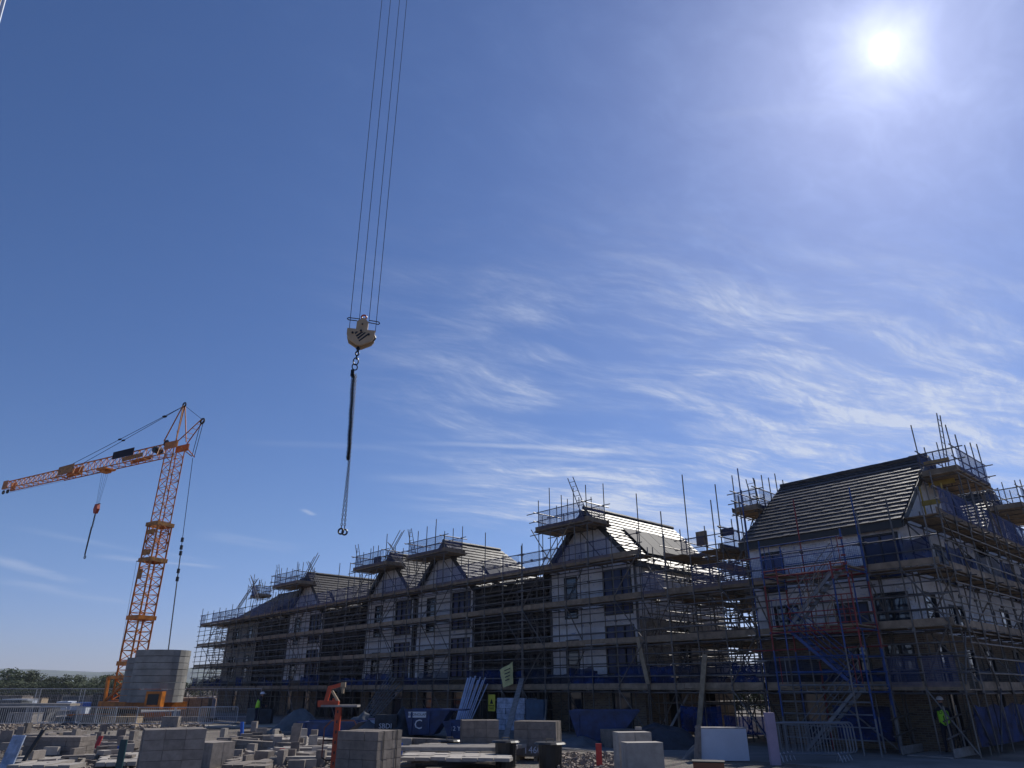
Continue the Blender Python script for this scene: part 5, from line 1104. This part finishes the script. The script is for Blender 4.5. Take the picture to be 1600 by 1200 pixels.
dark_steel = mat('dark_barrier_steel', (.17, .18, .20), .5, .4); bf2 = bf.copy(); bf2.materials.clear(); bf2.materials.append(dark_steel); vme2 = vme.copy(); vme2.materials.clear(); vme2.materials.append(dark_steel)  # darker copy of the barrier steel for the stacked barriers
names = ('leftmost barrier of the row, cut by the left edge', 'second barrier of the row, just right of the cut one', 'third barrier of the row, in front of the long crate', 'fourth barrier of the row, left of the crane base',
         'fifth barrier of the row, before the crane base', 'sixth barrier of the row, before the ballast stack', 'seventh barrier of the row, behind the nearest tall pack', 'rightmost barrier of the row, at the left end of the scaffolding')
bx = [(10, 1137, 6), (66, 1137, -3), (90, 1135, 12), (146, 1137, -4), (178, 1137, 3), (240, 1138, -8), (300, 1138, -3), (338, 1136, -6)]
for (px, py, rz), lb in zip(bx, names): barrier(gp(px, py), R(rz), lb, 'crowd barriers in a row along the track')
c = gp(1272, 1192)
for i in range(4): barrier(c+Vector((-.10+.2*i, .24*i, 0)), R(-2+i*.3), ('front', 'second', 'third', 'rearmost')[i]+' of the steel crowd barriers stacked before the stair tower', 'crowd barriers stacked upright before the stair tower', R(-4), 12, bf2)
# tall mesh fence panels behind the row of barriers
def heras(p, rz, label):
    t = thing('mesh_fence_panel', label, 'fence panel', p, 'tall mesh fence panels'); mr = Matrix.Rotation(rz, 3, 'Z'); w, h = 3.4, 2.0
    q = lambda x, z: Vector(p)+mr@Vector((x, 0, z))
    for x in (-w/2, w/2): bar('upright', q(x, .05), q(x, h), .042, barrier_m, t)
    for z in (.2, h): bar('rail', q(-w/2, z), q(w/2, z), .042, barrier_m, t)
    b = MB()
    for i in range(1, 28): b.box(q(-w/2+i*w/28, 1.1), (.005, .005, 1.8), rz)
    for k in range(1, 8): b.box(q(0, .2+k*.225), (w, .005, .005), rz)
    b.build('mesh', barrier_m, t); blk('foot_block', q(w/2, .07), (.7, .24, .14), frame_m, t, rz+R(90))
hl = ('far left', 'second from the left', 'third from the left', 'fourth from the left, beside the crane', 'fifth from the left, before the ballast', 'rightmost, near the scaffolding end')
for i in range(6): heras(gp(-5+i*72, 1128-i*.4)+Vector((0, 1.2, 0)), R(-2), 'tall mesh fence panel behind the barriers, '+hl[i])

# storage beyond the barriers, far left
far = [((20, 1106), 48, (5.2, 1.6, .9), grey_sh, 'long grey container block behind the barriers at the far left', 'container'), ((12, 1098), 58, (3.6, 1.2, 1.15), sackg, 'grey stack with a pale edge at the far left', 'stack'),
       ((36, 1096), 60, (2.0, 1.2, 1.2), white, 'white wrapped stack at the far left', 'stack'), ((62, 1097), 62, (2.2, 1.2, .8), frame_m, 'dark stack between the two white ones', 'stack'), ((78, 1098), 60, (1.8, 1, .7), frame_m, 'black framed crate beside the blue-white bag', 'crate'),
       ((88, 1098), 61, (.8, .8, .8), white, 'blue-white bag right of the black framed crate', 'bag'), ((105, 1092), 66, (1.0, .8, 1.0), white, 'left one of two bright white bags standing together', 'bag'), ((114, 1092), 66, (.8, .8, 1.0), white, 'right one of two bright white bags standing together', 'bag'),
       ((133, 1100), 60, (1.2, .9, .7), white, 'crumpled white bag before the blue container', 'bag'), ((148, 1096), 64, (2.0, 1.2, .9), bluep, 'blue container left of the crane foot', 'container'), ((175, 1100), 62, (2.2, 1.2, 1.6), frame_m, 'dark tall crate left of the crane foot', 'crate'),
       ((110, 1110), 50, (4.6, 1.2, .3), grey_sh, 'long low dark crate behind the third barrier', 'crate'), ((60, 1101), 52, (6.0, 1.0, .15), conc_l, 'long pale slab lying on the far containers', 'slab'), ((105, 1100), 60, (3.2, 1, .4), timber_g, 'grey low stack in front of the two white bags', 'stack'),
       ((26, 1092), 78, (2.6, 1.2, 1.3), conc_d, 'brown stack far back behind the white wrapped stack', 'stack'), ((52, 1090), 84, (3.0, 1.4, 1.0), timber, 'low timber stack far back at the left', 'stack'),
       ((84, 1088), 90, (3.4, 1.6, 1.3), frame_m, 'dark container far back behind the black crate', 'container'), ((124, 1090), 84, (2.4, 1.4, 1.2), sackg, 'grey stack right of the two bright white bags', 'stack'),
       ((160, 1092), 76, (2.2, 1.4, 1.3), conc_d, 'brown stack right of the blue container', 'stack'), ((50, 1112), 47, (1.6, 1.0, .6), timber_g, 'small grey timber stack right of the long container block', 'stack'),
       ((160, 1112), 46, (2.4, 1.0, .5), conc_d, 'low brown stack before the crane foot', 'stack'), ((200, 1114), 45, (2.0, .9, .45), timber, 'low timber stack under the crane platform', 'stack'),
       ((312, 1098), 56, (1.8, 1.2, 1.4), timber, 'tan stack right of the ballast', 'stack'), ((325, 1100), 60, (1.2, 1, 1.3), white, 'white sheeted stack seen through the left scaffolding', 'stack')]
for (px, py), dist, sz, m_, lb, cat in far:
    p = at(px, 1077, dist); p.z = 0; jit = rnd.uniform(-.15, .15); t = thing('stored_'+cat, lb, cat, p)
    zb = 0 if cat not in ('slab',) else .95
    b = MB(); x, y, z = sz; c = [(-x/2, -y/2), (x/2, -y/2), (x/2, y/2), (-x/2, y/2)]; mr = Matrix.Rotation(jit, 3, 'Z')
    k_ = .9 if cat == 'bag' else 1.0
    b.hexa([p+mr@Vector((a, c_, zb)) for a, c_ in c]+[p+mr@Vector((a*k_, c_*k_, zb+z*rnd.uniform(.96, 1.04))) for a, c_ in c]); b.build('body', m_, t)
    if cat in ('stack', 'crate', 'container'):
        for k in range(max(2, int(x/.8))): blk('strap', p+mr@Vector((-x/2+(k+.5)*x/max(2, int(x/.8)), -y/2-.012, z/2)), (.06, .02, z*.96), frame_m if m_ is not frame_m else timber_g, t, jit)
        blk('top_sheet', p+Z3*(z+.05), (x*1.02, y*1.02, .04), conc_l if m_ is grey_sh else m_, t, jit)
for i in range(5): block_run(gp(30+i*62, 1128-(i % 2)*3), gp(70+i*62, 1127-(i % 2)*3), .3, ('first', 'second', 'third', 'fourth', 'fifth')[i]+' low timber stack from the left behind the barriers', timber_g, .5, 1.2, 'low stacks behind the barriers', .4)

# ============================================================ PEOPLE
def body_mesh(name, pts, edges, radii, m, parent, pos, rz, sub=1):
    me = D.meshes.new('tmp'); me.from_pydata([tuple(p) for p in pts], edges, []); o = D.objects.new('tmp', me); COL.objects.link(o)
    md = o.modifiers.new('s', 'SKIN'); md.use_smooth_shade = True
    for i, r in enumerate(radii): me.skin_vertices[0].data[i].radius = r if isinstance(r, tuple) else (r, r)
    me.skin_vertices[0].data[0].use_root = True; o.modifiers.new('d', 'SUBSURF').levels = sub
    dg = bpy.context.evaluated_depsgraph_get(); nm = D.meshes.new_from_object(o.evaluated_get(dg)); D.objects.remove(o)
    nm.name = name; nm.materials.clear(); nm.materials.append(m); q = D.objects.new(name, nm); COL.objects.link(q); place(q, pos, parent); q.rotation_euler = (0, 0, rz); return q
def person(pos, rz, label, vestm, hatm, arms='down', print_=None, lean=0.0):
    t = thing('person', label, 'person', pos, 'workers on the site'); L_ = lean
    hand = {'down': ((.25, .08, .78), (-.25, .08, .78), (.27, -.02, 1.08), (-.27, -.02, 1.08)), 'fwd': ((.16, .42, 1.02), (-.14, .45, 1.08), (.26, .12, 1.08), (-.25, .14, 1.1))}[arms]
    P_ = [(0, 0, .93), (0, 0, 1.12), (0, .0, 1.36), (0, .01, 1.48), (0, .02, 1.56), (0, .03, 1.66), (0, .03, 1.74),
          (.20, 0, 1.42), hand[2], hand[0], (-.20, 0, 1.42), hand[3], hand[1],
          (.10, 0, .86), (.11, .03, .48), (.12, -.01, .09), (.13, .16, .04), (-.10, 0, .86), (-.12, .05, .48), (-.13, -.02, .09), (-.14, .14, .04)]
    E_ = [(0, 1), (1, 2), (2, 3), (3, 4), (4, 5), (5, 6), (2, 7), (7, 8), (8, 9), (2, 10), (10, 11), (11, 12), (0, 13), (13, 14), (14, 15), (15, 16), (0, 17), (17, 18), (18, 19), (19, 20)]
    rad = [(.16, .11), (.15, .10), (.17, .11), (.06, .06), (.055, .055), (.085, .10), (.06, .08), (.065, .065), (.05, .05), (.035, .035), (.065, .065), (.05, .05), (.035, .035), (.09, .09), (.065, .065), (.045, .045), (.04, .035), (.09, .09), (.065, .065), (.045, .045), (.04, .035)]
    P_ = [(x, y+L_*max(0, z-.9), z) for x, y, z in P_]
    body_mesh('body', P_, E_, rad, navy, t, pos, rz)
    body_mesh('head', [P_[4], (0, P_[5][1]+.005, 1.62), (0, P_[5][1]+.01, 1.68), (0, P_[6][1], 1.73)], [(0, 1), (1, 2), (2, 3)], [(.058, .058), (.084, .098), (.088, .105), (.06, .07)], skin, t, pos, rz)
    body_mesh('vest', [(0, L_*.0, .82), (0, L_*.2, 1.12), (0, L_*.42, 1.34), (0, L_*.52+.0, 1.46)], [(0, 1), (1, 2), (2, 3)], [(.20, .145), (.19, .14), (.215, .145), (.13, .09)], vestm, t, pos, rz)
    mr = Matrix.Rotation(rz, 3, 'Z'); hc = Vector(pos)+mr@Vector((0, P_[6][1]-.005, 1.71)); b = MB(); n = 12
    for j in range(5):
        for i in range(n): a = 2*math.pi*i/n; e = R(90*j/4.6); b.v.append(hc+mr@Vector((math.cos(a)*.125*math.cos(e), math.sin(a)*.15*math.cos(e), .135*math.sin(e))))
    for j in range(4):
        for i in range(n): i2 = (i+1) % n; b.f.append((j*n+i, j*n+i2, (j+1)*n+i2, (j+1)*n+i))
    b.f.append(tuple(range(4*n, 5*n))); b.build('hard_hat', hatm, t, smooth=True)
    MB().box(hc+mr@Vector((0, .16, .01)), (.2, .1, .015), rz).build('hat_peak', hatm, t)
    for s in (-1, 1):
        h = Vector(hand[0] if s > 0 else hand[1]); h = Vector((h.x, h.y+L_*max(0, h.z-.9), h.z)); e = Vector(hand[2] if s > 0 else hand[3]); d = (h-e).normalized()
        pts = [h-d*.01, h+d*.06]; ed = [(0, 1)]; rr = [(.03, .02), (.036, .018)]
        side = Vector((0, 1, 0)) if arms == 'down' else Vector((1, 0, 0))
        for k in range(4): pts += [h+d*.085+side*(k-1.5)*.02, h+d*(.14-.008*abs(k-1.4))+side*(k-1.5)*.022-Vector((s*.012, 0, .006))]; ed += [(1, 2+2*k), (2+2*k, 3+2*k)]; rr += [(.009, .009), (.008, .008)]
        pts += [h+d*.03+side*.04, h+d*.075+side*.055]; ed += [(0, 10), (10, 11)]; rr += [(.011, .011), (.009, .009)]
        body_mesh('hand', pts, ed, rr, skin, t, pos, rz)
    if print_:
        text('vest_print', print_, .15, Vector(pos)+mr@Vector((0, -.155+L_*.4, 1.30)), mr@Vector((1, 0, 0)), (0, 0, 1), ktext, t)
        MB().box(Vector(pos)+mr@Vector((-.03, -.155, 1.05)), (.03, .01, .3), rz).build('vest_strap', ktext, t)
    return t
rp = W(1.12, .6, .05)
person(rp, R(-18), 'person in a white hard hat and yellow vest on the walkway at right, back turned', hivis, hatw, 'fwd', 'DTK').scale = (.94, .94, .94)
person(gp(379, 1136)+Vector((0, 2.0, 0)), R(-60), 'person in a yellow vest and white hat by the grey cabinet at left', hivis, hatw, 'fwd', lean=.25)
person(W(42.0, .6, 0), R(-30), 'person in an orange-red vest under the scaffolding behind the orange post', hiviso, navy, 'down')
# walkway platform by the worker
t = thing('ramp_platform', 'small boarded ramp with tube handrails where the vested worker stands', 'ramp', W(1.6, -.1))
for k in range(6): beam('deck_board', W(.7+k*.23, -.9, .02), W(.7+k*.23, 1.3, .03), .22, .04, timber_g, t)
for u_ in (.55, 2.1): beam('toe_board', W(u_, -.9, .15), W(u_, .9, .17), .04, .24, timber_g, t)
for u_, v0_, v1_ in ((.6, -.7, .4), (2.2, -.7, .6)):
    for v_ in (v0_, v1_): bar('post', W(u_, v_, 0), W(u_+.03, v_, 1.5), TD, steel, t)
    for z_ in (.65, 1.15): bar('handrail', W(u_, v0_-.35, z_-.1), W(u_, v1_+.3, z_+.08), TD, steel, t)
# top-left: jib tip of the unseen near crane
t = thing('near_crane_strut', 'pale painted strut end poking into the top left corner', 'crane part', at(2, 30, 14.0))
bar('strut', at(-3, 36, 14.0), at(9, -8, 14.4), .075, white, t); bar('strut', at(-9, 34, 14.2), at(3, -8, 14.6), .05, cream, t)

# ============================================================ AIR
hz = D.materials.new('air'); hz.use_nodes = True; nt = hz.node_tree; nt.nodes.remove(nt.nodes['Principled BSDF']); pvn = nt.nodes.new('ShaderNodeVolumePrincipled')
pvn.inputs['Color'].default_value = (.80, .88, 1, 1); pvn.inputs['Density'].default_value = .00012; pvn.inputs['Anisotropy'].default_value = .3; nt.links.new(pvn.outputs[0], nt.nodes['Material Output'].inputs['Volume'])
o = MB().box((0, 2300, 69), (9400, 5200, 140)).build('haze', hz); o['kind'] = 'stuff'
